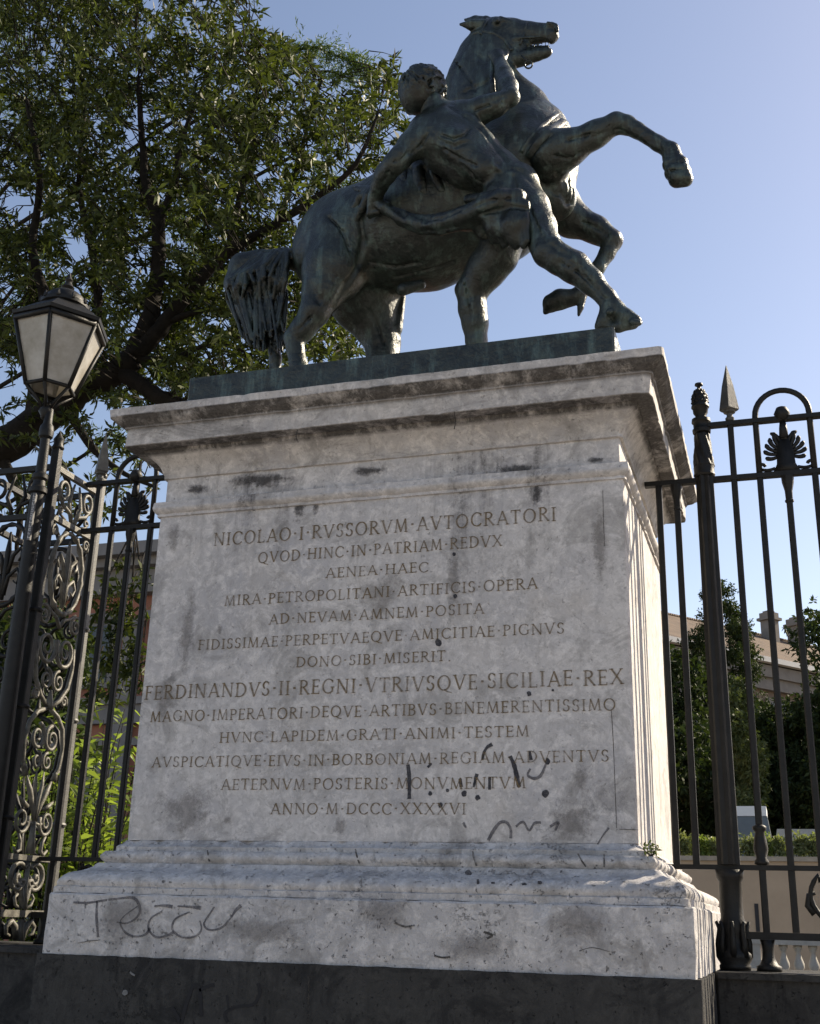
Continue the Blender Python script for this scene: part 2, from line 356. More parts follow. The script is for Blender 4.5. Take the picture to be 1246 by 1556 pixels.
# ---- inscription: stroke-built Roman capitals
TK, TN, SF = 0.135, 0.075, 0.055
def serif(x, y, w=0.17): return [(x - w, y, x + w, y, SF)]
def arcs(cx, cy, rx, ry, a0, a1, n=12, k=TK):
    out = []
    for i in range(n):
        a = R_(a0 + (a1 - a0) * i / n); b = R_(a0 + (a1 - a0) * (i + 1) / n); am = (a + b) / 2
        wd = TN + (k - TN) * abs(math.cos(am)) ** 1.2
        out.append((cx + rx * math.cos(a), cy + ry * math.sin(a), cx + rx * math.cos(b), cy + ry * math.sin(b), wd))
    return out
def stem(x): return [(x, 0, x, 1, TK)] + serif(x, 0.025, 0.15) + serif(x, 0.975, 0.15)
E_S = SF
GL = {
 'A': (0.84, [(0.08, 0, 0.42, 1, TN), (0.42, 1, 0.78, 0, TK), (0.20, 0.34, 0.64, 0.34, TN)] + serif(0.08, 0.025, 0.12) + serif(0.78, 0.025, 0.14)),
 'B': (0.66, stem(0.14) + arcs(0.30, 0.76, 0.24, 0.225, -90, 90) + arcs(0.30, 0.27, 0.30, 0.25, -90, 90) + [(0.14, 0.98, 0.30, 0.98, TN), (0.14, 0.53, 0.32, 0.53, TN), (0.14, 0.02, 0.30, 0.02, TN)]),
 'C': (0.80, arcs(0.46, 0.5, 0.39, 0.49, 42, 318, 20) + [(0.75, 0.93, 0.75, 0.72, SF), (0.75, 0.20, 0.76, 0.14, SF)]),
 'D': (0.84, stem(0.14) + arcs(0.30, 0.5, 0.46, 0.48, -90, 90, 16) + [(0.14, 0.98, 0.30, 0.98, TN), (0.14, 0.02, 0.30, 0.02, TN)]),
 'E': (0.60, stem(0.14) + [(0.14, 0.975, 0.54, 0.975, TN), (0.14, 0.52, 0.46, 0.52, TN), (0.14, 0.025, 0.56, 0.025, TN), (0.54, 1.0, 0.54, 0.84, SF), (0.46, 0.60, 0.46, 0.44, SF), (0.56, 0.0, 0.56, 0.18, SF)]),
 'F': (0.58, stem(0.14) + [(0.14, 0.975, 0.53, 0.975, TN), (0.14, 0.52, 0.45, 0.52, TN), (0.53, 1.0, 0.53, 0.84, SF), (0.45, 0.60, 0.45, 0.44, SF)]),
 'G': (0.86, arcs(0.46, 0.5, 0.39, 0.49, 42, 312, 20) + [(0.75, 0.93, 0.75, 0.74, SF), (0.75, 0.42, 0.75, 0.10, TK)] + serif(0.75, 0.43, 0.13)),
 'H': (0.86, stem(0.14) + stem(0.72) + [(0.14, 0.52, 0.72, 0.52, TN)]),
 'I': (0.32, stem(0.16)),
 'L': (0.60, stem(0.14) + [(0.14, 0.025, 0.56, 0.025, TN), (0.56, 0.0, 0.56, 0.20, SF)]),
 'M': (1.02, [(0.12, 0, 0.20, 1, TN), (0.20, 1, 0.51, 0.04, TK), (0.51, 0.04, 0.82, 1, TN), (0.82, 1, 0.90, 0, TK)] + serif(0.12, 0.025, 0.11) + serif(0.90, 0.025, 0.13)),
 'N': (0.90, [(0.14, 0, 0.14, 1, TN), (0.14, 1, 0.76, 0, TK), (0.76, 0, 0.76, 1, TN)] + serif(0.14, 0.025, 0.12) + serif(0.76, 0.975, 0.12) + serif(0.10, 0.975, 0.08)),
 'O': (0.92, arcs(0.46, 0.5, 0.39, 0.49, 0, 360, 26)),
 'P': (0.62, stem(0.14) + arcs(0.29, 0.74, 0.27, 0.24, -90, 90) + [(0.14, 0.98, 0.29, 0.98, TN), (0.14, 0.50, 0.29, 0.50, TN)]),
 'Q': (0.94, arcs(0.46, 0.5, 0.39, 0.49, 0, 360, 26) + [(0.46, 0.06, 0.70, -0.10, TK * 0.8), (0.70, -0.10, 0.98, -0.17, TN)]),
 'R': (0.74, stem(0.14) + arcs(0.29, 0.75, 0.26, 0.23, -90, 90) + [(0.14, 0.98, 0.29, 0.98, TN), (0.14, 0.52, 0.30, 0.52, TN), (0.30, 0.52, 0.70, 0.0, TK)] + serif(0.70, 0.025, 0.10)),
 'S': (0.58, arcs(0.29, 0.74, 0.20, 0.245, 30, 250, 14) + arcs(0.28, 0.26, 0.22, 0.245, 70, -150, 14) + [(0.49, 0.96, 0.49, 0.76, SF), (0.06, 0.04, 0.06, 0.24, SF)]),
 'T': (0.72, [(0.36, 0, 0.36, 1, TK), (0.04, 0.97, 0.68, 0.97, TN), (0.04, 1.0, 0.04, 0.82, SF), (0.68, 1.0, 0.68, 0.82, SF)] + serif(0.36, 0.025, 0.15)),
 'V': (0.82, [(0.08, 1, 0.42, 0, TK), (0.42, 0, 0.76, 1, TN)] + serif(0.08, 0.975, 0.13) + serif(0.76, 0.975, 0.11)),
 'X': (0.82, [(0.10, 1, 0.74, 0, TK), (0.72, 1, 0.10, 0, TN)] + serif(0.10, 0.975, 0.13) + serif(0.72, 0.975, 0.11) + serif(0.10, 0.025, 0.11) + serif(0.74, 0.025, 0.13)),
 '.': (0.36, [(0.10, 0.50, 0.26, 0.50, 0.15)]), ',': (0.34, [(0.12, 0.03, 0.24, 0.03, 0.13)]),
}
def quad_strip(mb, a, b, wd, lift, o, u, v, nrm):
    d = Vector((b[0] - a[0], b[1] - a[1])); 
    if d.length < 1e-7: return
    d.normalize(); q = Vector((-d.y, d.x)) * wd / 2
    pts = [(a[0] + q.x, a[1] + q.y), (a[0] - q.x, a[1] - q.y), (b[0] - q.x, b[1] - q.y), (b[0] + q.x, b[1] + q.y)]
    lo = [o + u * p[0] + v * p[1] for p in pts]
    hi = [p + nrm * lift for p in lo]
    mb.add(hi + lo, [(0, 1, 2, 3), (0, 4, 5, 1), (1, 5, 6, 2), (2, 6, 7, 3), (3, 7, 4, 0)])
LINES = [
 ('NICOLAO.I.RVSSORVM.AVTOCRATORI', (324.5, 830, 845, 791), 20.0), ('QVOD.HINC.IN.PATRIAM.REDVX', (392, 856, 763, 829), 16.5),
 ('AENEA.HAEC', (494.7, 879, 651, 869), 15.0), ('MIRA.PETROPOLITANI.ARTIFICIS.OPERA', (341, 920, 817, 895.5), 16.0),
 ('AD.NEVAM.AMNEM.POSITA', (408.7, 948.7, 735.7, 932.6), 15.6), ('FIDISSIMAE.PERPETVAEQVE.AMICITIAE.PIGNVS', (301, 988, 857.7, 962), 15.8),
 ('DONO.SIBI.MISERIT,', (450, 1014.5, 686, 1004), 15.6), ('FERDINANDVS.II.REGNI.VTRIVSQVE.SICILIAE.REX', (219.8, 1063, 947.5, 1039.8), 22.0),
 ('MAGNO.IMPERATORI.DEQVE.ARTIBVS.BENEMERENTISSIMO', (228, 1096.8, 935.7, 1079.3), 17.0), ('HVNC.LAPIDEM.GRATI.ANIMI.TESTEM', (333.4, 1128.8, 804, 1119), 16.2),
 ('AVSPICATIQVE.EIVS.IN.BORBONIAM.REGIAM.ADVENTVS', (230.6, 1165.9, 925.6, 1157.5), 16.6), ('AETERNVM.POSTERIS.MONVMENTVM', (335.8, 1199.6, 799, 1198.9), 17.0),
 ('ANNO.M.DCCC.XXXXVI', (411, 1237, 708, 1237.7), 17.0)]
for li, (txt, (xa, ya, xb, yb), caph) in enumerate(LINES):
    A = Vector(aty(xa, ya, 0)); B = Vector(aty(xb, yb, 0)); zb = (A.z + B.z) / 2
    A.z = A.z * 0.5 + zb * 0.5; B.z = B.z * 0.5 + zb * 0.5
    hgt = (aty(xa, ya - caph, 0)[2] - aty(xa, ya, 0)[2] + aty(xb, yb - caph, 0)[2] - aty(xb, yb, 0)[2]) / 2
    u = (B - A); Lw = u.length; u.normalize(); v = Vector((0, 0, 1)); nrm = Vector((0, -1, 0)); mb = MB()
    tot = sum(GL[c][0] for c in txt); gap = 0.16; tot += gap * (len(txt) - 1); sx = Lw / tot; x = 0.0
    r_ = random.Random(li)
    for c in txt:
        wch, st = GL[c]
        yo = r_.uniform(-0.03, 0.03)
        for (x0, y0, x1, y1, wd) in st:
            quad_strip(mb, ((x + x0) * sx, (y0 + yo) * hgt), ((x + x1) * sx, (y1 + yo) * hgt), wd * hgt * 0.92, 0.0016 + r_.random() * 0.0012, Vector((A.x, -0.0012, A.z)), u, v, nrm)
        x += wch + gap
    mb.build('inscription_line', INK, ped)

# ---- sprayed scrawls and paint blots, as thin films of paint on the stone
def ribbon(mb, pts, wds, plane_y, lift=0.0025):
    P3 = [Vector(aty(px, py, plane_y)) for px, py in pts]; P2 = []
    # smooth (Catmull-Rom)
    W = wds if hasattr(wds, '__len__') else [wds] * len(pts)
    n = len(P3); S = []; SW = []
    for i in range(n - 1):
        p0, p1, p2, p3 = P3[max(i - 1, 0)], P3[i], P3[i + 1], P3[min(i + 2, n - 1)]
        for q in range(6):
            t = q / 6; S.append(0.5 * ((2 * p1) + (p2 - p0) * t + (2 * p0 - 5 * p1 + 4 * p2 - p3) * t * t + (3 * p1 - p0 - 3 * p2 + p3) * t ** 3)); SW.append(W[i] + (W[i + 1] - W[i]) * t)
    S.append(P3[-1]); SW.append(W[-1]); vs = []
    k = mpp(P3[0])
    for i, p in enumerate(S):
        t = S[min(i + 1, len(S) - 1)] - S[max(i - 1, 0)]; t.normalize(); q = Vector((-t.z, 0, t.x)) * SW[i] * k * 0.5 * (1 + 0.25 * noise.noise(p * 60))
        vs += [p + q + Vector((0, -lift, 0)), p - q + Vector((0, -lift, 0)), p + q + Vector((0, 0.004, 0)), p - q + Vector((0, 0.004, 0))]
    m = len(S); fs = []
    for i in range(m - 1):
        a = i * 4; b = a + 4; fs += [(a, b, b + 1, a + 1), (a + 2, b + 2, b, a), (a + 1, b + 1, b + 3, a + 3)]
    fs += [(0, 1, 3, 2), (m * 4 - 4, m * 4 - 2, m * 4 - 1, m * 4 - 3)]
    mb.add(vs, fs)
def blot(mb, px, py, rx, ry, plane_y, lift=0.0025, sd=0):
    c = Vector(aty(px, py, plane_y)); k = mpp(c); n = 18; a = []
    for i in range(n):
        th = 2 * math.pi * i / n; j = 1 + 0.35 * noise.noise(Vector((math.cos(th) * 1.3, math.sin(th) * 1.3, px * 0.7 + sd)))
        a.append(c + Vector((math.cos(th) * rx * k * j, 0, math.sin(th) * ry * k * j)))
    mb.add([p + Vector((0, -lift, 0)) for p in a] + [p + Vector((0, 0.004, 0)) for p in a], [tuple(range(n))] + [(i, n + i, n + (i + 1) % n, (i + 1) % n) for i in range(n)])
yP = -0.257; gr = None; NAME, MAT = 'graffiti', SPRAY_F
_r0, _b0 = ribbon, blot
def ribbon(_, pts, wds, py_, lift=0.0025):
    mb = MB(); k = 0.72 if MAT is SPRAY_F else 0.85
    _r0(mb, pts, [x * k for x in wds] if hasattr(wds, '__len__') else wds * k, py_, lift); mb.build(NAME, MAT, ped)
def blot(_, *a, **k):
    mb = MB(); _b0(mb, *a, **k); mb.build(NAME, MAT, ped)
ribbon(gr, [(112, 1371), (132, 1372), (160, 1368), (185, 1365), (201, 1364), (209, 1370), (213, 1384), (206, 1396), (192, 1403), (178, 1401)], [4, 5, 5, 4, 6, 5, 5, 4, 3.5, 3], yP)
ribbon(gr, [(148, 1369), (147, 1390), (148, 1408), (149, 1424)], [5, 6, 6, 4], yP)
ribbon(gr, [(209, 1377), (184, 1398), (190, 1416), (205, 1423), (221, 1420), (228, 1410)], [2, 3, 4, 4, 4, 6], yP)
ribbon(gr, [(235, 1377), (250, 1376), (262, 1378)], [3, 5, 7], yP)
ribbon(gr, [(246, 1385), (229, 1396), (226, 1412), (238, 1424), (255, 1421), (264, 1416)], [3, 3.5, 4, 4, 4, 6], yP)
ribbon(gr, [(270, 1377), (290, 1378), (305, 1380)], [3, 5, 7], yP)
ribbon(gr, [(288, 1386), (267, 1396), (262, 1412), (276, 1424), (296, 1423), (306, 1413), (304, 1399)], [3, 3.5, 4, 4, 4, 3.5, 2], yP)
ribbon(gr, [(326, 1378), (318, 1390), (310, 1404), (318, 1413), (336, 1410), (350, 1396), (358, 1384), (366, 1376)], [3, 3.5, 4, 4, 4, 4, 5, 8], yP)
NAME, MAT = 'paint_drip', SPRAY
ribbon(gr, [(620, 1162), (622, 1180), (622, 1198), (622, 1214)], [6, 7, 6, 7], 0)
ribbon(gr, [(748, 1131), (740, 1136), (735, 1145), (733, 1155)], [8, 5, 5, 4], 0); ribbon(gr, [(775, 1149), (781, 1162), (785, 1178), (789, 1196)], [7, 7, 8, 7], 0)
ribbon(gr, [(805, 1142), (807, 1155)], [4, 6], 0); ribbon(gr, [(725, 1176), (722, 1186), (720, 1196)], [7, 5, 4], 0); ribbon(gr, [(744, 1181), (744, 1200)], [5, 5], 0)
ribbon(gr, [(699, 1183), (701, 1196)], [5, 6], 0); ribbon(gr, [(656, 1160), (650, 1166)], [3, 5], 0)
for bx, by, br in ((654, 1206, 3), (680, 1201, 2.5), (705, 1206, 4), (726, 1212, 3.6), (669, 1223, 3.4), (829, 1206, 5), (832, 1157, 4), (804, 1054, 3.4), (840, 1049, 1.8), (690, 842, 2.6), (692, 906, 3), (666, 977, 5)):
    blot(gr, bx, by, br, br * 1.15, 0)
NAME, MAT = 'graffiti', SPRAY_F
ribbon(gr, [(742, 1277), (750, 1262), (760, 1250), (770, 1250), (776, 1260), (776, 1274)], [6, 7, 6, 6, 5, 6], 0); ribbon(gr, [(784, 1256), (795, 1249), (804, 1262), (812, 1251), (822, 1250)], [4, 5, 4, 5, 5], 0)
ribbon(gr, [(836, 1256), (848, 1250), (844, 1262)], [5, 6, 4], 0); ribbon(gr, [(925, 1258), (916, 1270), (908, 1283)], [5, 3, 3], 0); ribbon(gr, [(704, 1250), (708, 1258)], [5, 4], 0)
ribbon(gr, [(806, 1168), (802, 1178), (812, 1183), (822, 1178), (830, 1160)], [4, 4, 7, 6, 4], 0)
NAME, MAT = 'paint_drip', SPRAY
yM = -0.222
ribbon(gr, [(726, 1336), (727, 1350)], [4, 5], yM); ribbon(gr, [(749, 1340), (750, 1355)], [6, 5], yM)
for bx, by, br in ((775, 1347, 4), (797, 1344, 3.5), (820, 1341, 3.5), (712, 1326, 5)): blot(gr, bx, by, br, br * 0.8, yM)
yB = -0.272
BLK = flat_mat('black_spray_on_basalt', (0.008, 0.008, 0.011), 0.6, 0.3, 25, 0, 0.3, 0); NAME, MAT = 'graffiti', BLK
ribbon(gr, [(262, 1532), (270, 1545), (276, 1552), (282, 1530), (293, 1500), (302, 1500), (305, 1520), (306, 1545)], 7, yB)
ribbon(gr, [(303, 1505), (318, 1498), (326, 1497)], 6, yB); ribbon(gr, [(392, 1494), (395, 1508), (385, 1526), (360, 1530), (342, 1540), (346, 1553)], 6, yB)
ribbon(gr, [(345, 1512), (348, 1535)], 5, yB)
SPL = flat_mat('pale_splash', (0.16, 0.16, 0.16), 0.8, 0.3, 40); NAME, MAT = 'paint_splash', SPL
ribbon(gr, [(198, 1477), (201, 1480), (205, 1482)], 3, yB); blot(gr, 190, 1508, 4.5, 4, yB)

# joints and cracks in the stone
NAME, MAT = 'crack', CRACK
for pts, wd, pl_ in (([(929, 1078), (932, 1130), (934, 1180), (937, 1258)], 1.1, 0), ([(916, 745), (917, 790), (919, 830)], 0.9, 0), ([(941, 1260), (970, 1261)], 0.9, 0), ([(452, 653), (450, 664), (453, 672)], 2.2, -0.172), ([(690, 625), (692, 640), (690, 652)], 1.2, -0.172),
        ([(540, 1290), (542, 1300), (546, 1312)], 2.4, -0.092), ([(718, 1293), (720, 1304), (724, 1316)], 2.6, -0.092), ([(878, 1297), (884, 1308), (890, 1317)], 2.6, -0.092), ([(918, 1298), (918, 1318)], 2.2, -0.092), ([(315, 1292), (318, 1309)], 2.0, -0.092),
        ([(600, 1402), (615, 1408), (630, 1406)], 3.2, -0.257), ([(660, 1452), (672, 1455), (684, 1454)], 3, -0.257), ([(735, 1416), (748, 1421), (740, 1426)], 4, -0.257), ([(880, 1445), (900, 1440), (926, 1446)], 1.4, -0.257), ([(118, 1433), (135, 1430), (152, 1428)], 1.0, -0.257),
        ([(470, 1482), (469, 1510), (468, 1554)], 2.0, -0.272)):
    ribbon(None, pts, wd, pl_, 0.0012)

# damp stains and black crust, thinning out towards their edges
def patch(cx, cy, rx, ry, plane_y, mat, name, lift=0.0021):
    n = 22; rings = 6; mb = MB(); V = []; den = []
    c0 = Vector(aty(cx, cy, plane_y)); k = mpp(c0); V.append(c0 + Vector((0, -lift, 0))); den.append(1.0)
    for r in range(1, rings + 1):
        for i in range(n):
            th = 2 * math.pi * i / n; j = 1 + 0.45 * noise.noise(Vector((math.cos(th) * 1.6, math.sin(th) * 1.6, cx * 0.37)))
            V.append(c0 + Vector((math.cos(th) * rx * k * j * r / rings, -lift, math.sin(th) * ry * k * j * r / rings))); den.append(1 - (r / rings))
    F = [(0, 1 + (i + 1) % n, 1 + i) for i in range(n)]
    for r in range(rings - 1):
        for i in range(n): F.append((1 + r * n + i, 1 + r * n + (i + 1) % n, 1 + (r + 1) * n + (i + 1) % n, 1 + (r + 1) * n + i))
    me = bpy.data.meshes.new(name); me.from_pydata([tuple(v) for v in V], [], F); me.update()
    at = me.attributes.new('stain_mask', 'FLOAT', 'POINT'); at.data.foreach_set('value', den)
    link(name, me, mat, ped, True)
for cx, cy, rx, ry in ((264, 814, 16, 30), (284, 965, 20, 85), (334, 957, 7, 12), (884, 1186, 14, 36), (866, 1254, 44, 36), (346, 1247, 13, 11), (519, 1256, 18, 18), (285, 1232, 66, 50), (580, 905, 46, 60), (690, 880, 14, 60), (912, 830, 17, 90), (700, 1285, 120, 14), (400, 1285, 160, 12), (254, 1060, 20, 60)):
    patch(cx, cy, rx, ry, 0, STAIN, 'damp_stain')
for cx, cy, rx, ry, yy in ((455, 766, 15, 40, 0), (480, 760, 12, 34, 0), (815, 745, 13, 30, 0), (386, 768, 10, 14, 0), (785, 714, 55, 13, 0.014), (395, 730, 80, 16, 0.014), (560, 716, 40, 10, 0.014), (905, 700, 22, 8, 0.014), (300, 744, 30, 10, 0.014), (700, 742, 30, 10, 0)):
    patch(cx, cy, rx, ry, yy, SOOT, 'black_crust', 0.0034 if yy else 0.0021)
for cx, cy, rx, ry in ((585, 1385, 60, 40), (180, 1395, 60, 45), (880, 1400, 70, 40), (400, 1415, 90, 30), (720, 1440, 90, 30)):
    patch(cx, cy, rx, ry, -0.258, STAIN, 'damp_stain', 0.008)
# ------------------------------------------------------------------ bronze group: bodies grown as one continuous surface each
class Field:
    def __init__(s, lo, hi, h):
        s.lo = np.array(lo, float); s.h = h; s.n = np.ceil((np.array(hi) - s.lo) / h).astype(int) + 1
        s.D = np.full(tuple(s.n), 0.5, np.float32)
    def _box(s, a, b):
        i0 = np.clip(np.floor((a - s.lo) / s.h).astype(int), 0, s.n - 1); i1 = np.clip(np.ceil((b - s.lo) / s.h).astype(int) + 1, 1, s.n)
        g = [s.lo[k] + s.h * np.arange(i0[k], i1[k]) for k in range(3)]
        return tuple(slice(i0[k], i1[k]) for k in range(3)), np.meshgrid(*g, indexing='ij', sparse=True)
    def seg(s, a, ra, b, rb, k=0.03, fy=1.0, op='add'):
        a = np.array(a, float); b = np.array(b, float); m = max(ra, rb) * max(1, fy) + k * 1.6 + 0.02
        sl, (X, Y, Z) = s._box(np.minimum(a, b) - m, np.maximum(a, b) + m)
        if any(q.stop <= q.start for q in sl): return
        d = b - a; dy = d[1] / fy; L2 = d[0] ** 2 + dy ** 2 + d[2] ** 2 + 1e-12
        x = X - a[0]; y = (Y - a[1]) / fy; z = Z - a[2]
        t = np.clip((x * d[0] + y * dy + z * d[2]) / L2, 0, 1)
        dist = np.sqrt((x - t * d[0]) ** 2 + (y - t * dy) ** 2 + (z - t * d[2]) ** 2) - (ra + (rb - ra) * t)
        D = s.D[sl]
        if op == 'add':
            h = np.clip(k - np.abs(D - dist), 0, None) / k
            s.D[sl] = np.minimum(D, dist) - h * h * k * 0.25
        else:
            h = np.clip(k - np.abs(D + dist), 0, None) / k
            s.D[sl] = np.maximum(D, -dist) + h * h * k * 0.25
    def chain(s, pts, k=0.03, fy=1.0, op='add'):     # pts: (px, py, depth, radius in photo pixels)
        Q = [(aty(p[0], p[1], p[2]), p[3] * mpp(aty(p[0], p[1], p[2]))) for p in pts]
        if len(Q) == 1: s.seg(Q[0][0], Q[0][1], Q[0][0] + 1e-4, Q[0][1], k, fy, op)
        for (a, ra), (b, rb) in zip(Q[:-1], Q[1:]): s.seg(a, ra, b, rb, k, fy, op)
    def hit(s, px, py, back=0.0, far=9.0):
        d = ray(px, py); t = np.arange(3.5, far, 0.004); P = CAM + d * t[:, None]
        i = np.round((P - s.lo) / s.h).astype(int); ok = np.all((i >= 0) & (i < s.n), axis=1); i = np.clip(i, 0, s.n - 1)
        v = np.where(ok, s.D[i[:, 0], i[:, 1], i[:, 2]], 1.0); w_ = np.argmax(v < 0)
        if v[w_] >= 0: return None
        return P[w_] + d * back
    def groove(s, pts, r, k=0.012, depth=0.0, op='sub'):   # a line drawn on the visible surface
        Q = [q for q in (s.hit(px, py, depth) for px, py in pts) if q is not None]
        for a, b in zip(Q[:-1], Q[1:]):
            if np.linalg.norm(a - b) < 0.25: s.seg(a, r, b, r, k, 1.0, op)
    def mesh(s, name, mat, parent, smooth_it=1):
        D = s.D; nx, ny, nz_ = D.shape; ins = D < 0
        c = np.zeros((nx - 1, ny - 1, nz_ - 1), np.int8)
        for dx in (0, 1):
            for dy in (0, 1):
                for dz in (0, 1): c += ins[dx:nx - 1 + dx, dy:ny - 1 + dy, dz:nz_ - 1 + dz]
        act = (c > 0) & (c < 8); idx = np.full(act.shape, -1, np.int64); cells = np.argwhere(act); idx[act] = np.arange(len(cells))
        acc = np.zeros((len(cells), 3)); cnt = np.zeros(len(cells)); cv = {}
        for o in [(a, b, d) for a in (0, 1) for b in (0, 1) for d in (0, 1)]:
            cv[o] = D[cells[:, 0] + o[0], cells[:, 1] + o[1], cells[:, 2] + o[2]].astype(float)
        for o in cv:
            for ax in range(3):
                if o[ax]: continue
                q = list(o); q[ax] = 1; q = tuple(q); a, b = cv[o], cv[q]; m = (a < 0) != (b < 0)
                t = np.where(m, a / np.where(m, a - b, 1), 0); p = np.tile(np.array(o, float), (len(cells), 1)); p[:, ax] += t
                acc[m] += p[m]; cnt[m] += 1
        V = s.lo + s.h * (cells + acc / cnt[:, None]); F = []
        for ax in range(3):
            a1, a2 = (ax + 1) % 3, (ax + 2) % 3
            s0 = [slice(None)] * 3; s1 = [slice(None)] * 3; s0[ax] = slice(0, -1); s1[ax] = slice(1, None)
            A = ins[tuple(s0)]; B = ins[tuple(s1)]; e = np.argwhere(A != B)
            ok = (e[:, a1] > 0) & (e[:, a2] > 0) & (e[:, a1] < D.shape[a1] - 1) & (e[:, a2] < D.shape[a2] - 1); e = e[ok]
            def at(o1, o2):
                q = e.copy(); q[:, a1] += o1; q[:, a2] += o2; return idx[q[:, 0], q[:, 1], q[:, 2]]
            f = np.stack([at(-1, -1), at(0, -1), at(0, 0), at(-1, 0)], 1)
            fl = ~A[e[:, 0], e[:, 1], e[:, 2]]; f[fl] = f[fl][:, ::-1]; F.append(f)
        F = np.concatenate(F); F = F[(F >= 0).all(1)]
        # one light Laplacian pass to take the voxel stairs off
        for _ in range(smooth_it):
            S = np.zeros_like(V); n_ = np.zeros(len(V))
            for a, b in ((0, 1), (1, 2), (2, 3), (3, 0)):
                np.add.at(S, F[:, a], V[F[:, b]]); np.add.at(S, F[:, b], V[F[:, a]]); np.add.at(n_, F[:, a], 1); np.add.at(n_, F[:, b], 1)
            V = V * 0.5 + 0.5 * S / np.maximum(n_, 1)[:, None]
        me = bpy.data.meshes.new(name); me.from_pydata(V.tolist(), [], F.tolist()); me.update()
        return link(name, me, mat, parent, True)

statue = empty('bronze_statue', (0.0, 0.8, 2.488))
tag(statue, 'dark green bronze of a bare man holding back a rearing horse, on the pedestal', 'statue')
SLZ = 2.755
b = MB(); b.cbox((-1.2, 0.0, 2.4885), (1.28, 1.62, SLZ), 0.012)
slab = b.build('bronze_plinth', bronze_mat('plinth_bronze', 1.15), statue)
HS = 0.0115
# ---- the horse
hy = 0.85
H = Field((-1.75, 0.15, SLZ - 0.02), (2.2, 1.45, 5.95), HS)
H.chain([(528, 366, hy, 73), (570, 362, hy, 80), (640, 342, hy, 96), (740, 302, hy, 98), (796, 238, hy, 78)], 0.10)
H.chain([(796, 236, hy, 76), (768, 185, hy, 68), (739, 150, hy, 60), (729, 112, hy, 47), (735, 80, hy, 37), (745, 58, hy, 29)], 0.06, 0.62)
H.chain([(815, 205, hy, 48), (846, 255, hy, 30)], 0.05)                 # breast
H.chain([(825, 262, hy, 52), (838, 300, hy, 38)], 0.05)
for q in (0.02, -0.02):                                                  # head
    pass
H.chain([(751, 47, hy, 24), (775, 49, hy, 23), (800, 51, hy, 20), (828, 50, hy, 16.5)], 0.02, 0.62)
H.chain([(764, 70, hy, 25), (782, 72, hy, 21), (792, 76, hy, 15)], 0.02, 0.62)               # cheek
H.chain([(778, 90, hy, 16), (798, 88, hy, 12), (817, 83, hy, 10), (829, 80, hy, 8.5), (833, 79, hy, 7)], 0.012, 0.9)  # lower jaw
H.chain([(838, 44, hy, 10), (840, 55, hy, 9), (838, 60, hy, 7)], 0.012, 1.1)                # muzzle and upper lip
H.chain([(852, 70.5, hy, 4.6), (818, 70.5, hy, 4.2), (798, 74, hy, 1.4)], 0.004, 3.0, 'sub')   # open mouth
H.chain([(800, 74, hy, 7), (832, 71, hy, 4)], 0.004, 0.2)
for i in range(5): H.chain([(812 + i * 5.5, 66.5 - i * 0.6, hy - 0.03, 2.0), (812 + i * 5.5, 69.5 - i * 0.6, hy - 0.03, 1.6)], 0.004)   # teeth
H.chain([(770, 95, hy - 0.02, 10), (752, 104, hy - 0.02, 12), (742, 130, hy - 0.03, 10)], 0.03)   # throat
H.chain([(757, 98, hy - 0.11, 6), (752, 125, hy - 0.12, 8), (748, 150, hy - 0.13, 8)], 0.03)
H.chain([(754, 33, hy - 0.075, 7)], 0.02); H.chain([(756, 32, hy - 0.10, 4)], 0.006)      # eye
H.chain([(760, 29, hy - 0.06, 5), (775, 33, hy - 0.055, 4)], 0.015)
H.chain([(836, 38, hy - 0.075, 5.5), (842, 43, hy - 0.07, 5.0)], 0.006, 1, 'sub')            # nostril
H.chain([(832, 35, hy - 0.06, 3), (845, 38, hy - 0.05, 3), (847, 47, hy - 0.05, 3)], 0.008)
H.chain([(780, 58, hy - 0.065, 3), (805, 57, hy - 0.06, 2.5), (822, 56, hy - 0.05, 2)], 0.012)
H.chain([(735, 38, hy - 0.05, 9), (716, 38, hy - 0.07, 8), (698, 37, hy - 0.09, 2)], 0.012)   # ears laid back
H.chain([(738, 34, hy + 0.06, 9), (722, 32, hy + 0.09, 8), (706, 30, hy + 0.11, 2)], 0.012)
H.chain([(726, 37, hy - 0.10, 3), (706, 37, hy - 0.105, 1.5)], 0.006, 1, 'sub')
for i in range(9):                                                       # clipped mane ridge
    t = i / 8; H.chain([(738 - 52 * math.sin(t * 1.5), 34 + 105 * t, hy, 10), (728 - 52 * math.sin(t * 1.5), 40 + 108 * t, hy, 5)], 0.015)
# near foreleg, reaching forward
H.chain([(808, 240, 0.66, 52), (835, 235, 0.60, 38), (862, 226, 0.56, 27), (905, 204, 0.54, 19), (936, 187, 0.53, 16)], 0.05)
H.chain([(936, 187, 0.53, 16.5), (952, 190, 0.53, 14.5), (968, 198, 0.53, 12), (1000, 218, 0.53, 11.5), (1019, 229, 0.53, 13), (1026, 242, 0.53, 13)], 0.02)
H.chain([(1017, 240, 0.53, 11), (1024, 246, 0.53, 11)], 0.012)
H.chain([(1016, 251, 0.53, 10), (1036, 248, 0.53, 10)], 0.010, 1.35)                        # coronet
H.chain([(1022, 262, 0.53, 13), (1038, 262, 0.53, 13)], 0.008, 1.2); H.chain([(1028, 272, 0.53, 13), (1042, 272, 0.53, 11.5)], 0.008, 1.2)
H.chain([(1002, 287, 0.53, 9), (1022, 290, 0.53, 7), (1056, 293, 0.53, 9)], 0.005, 4.0, 'sub')
H.groove([(1006, 258), (1020, 259), (1036, 257), (1047, 255)], 0.006, 0.004, 0.005)
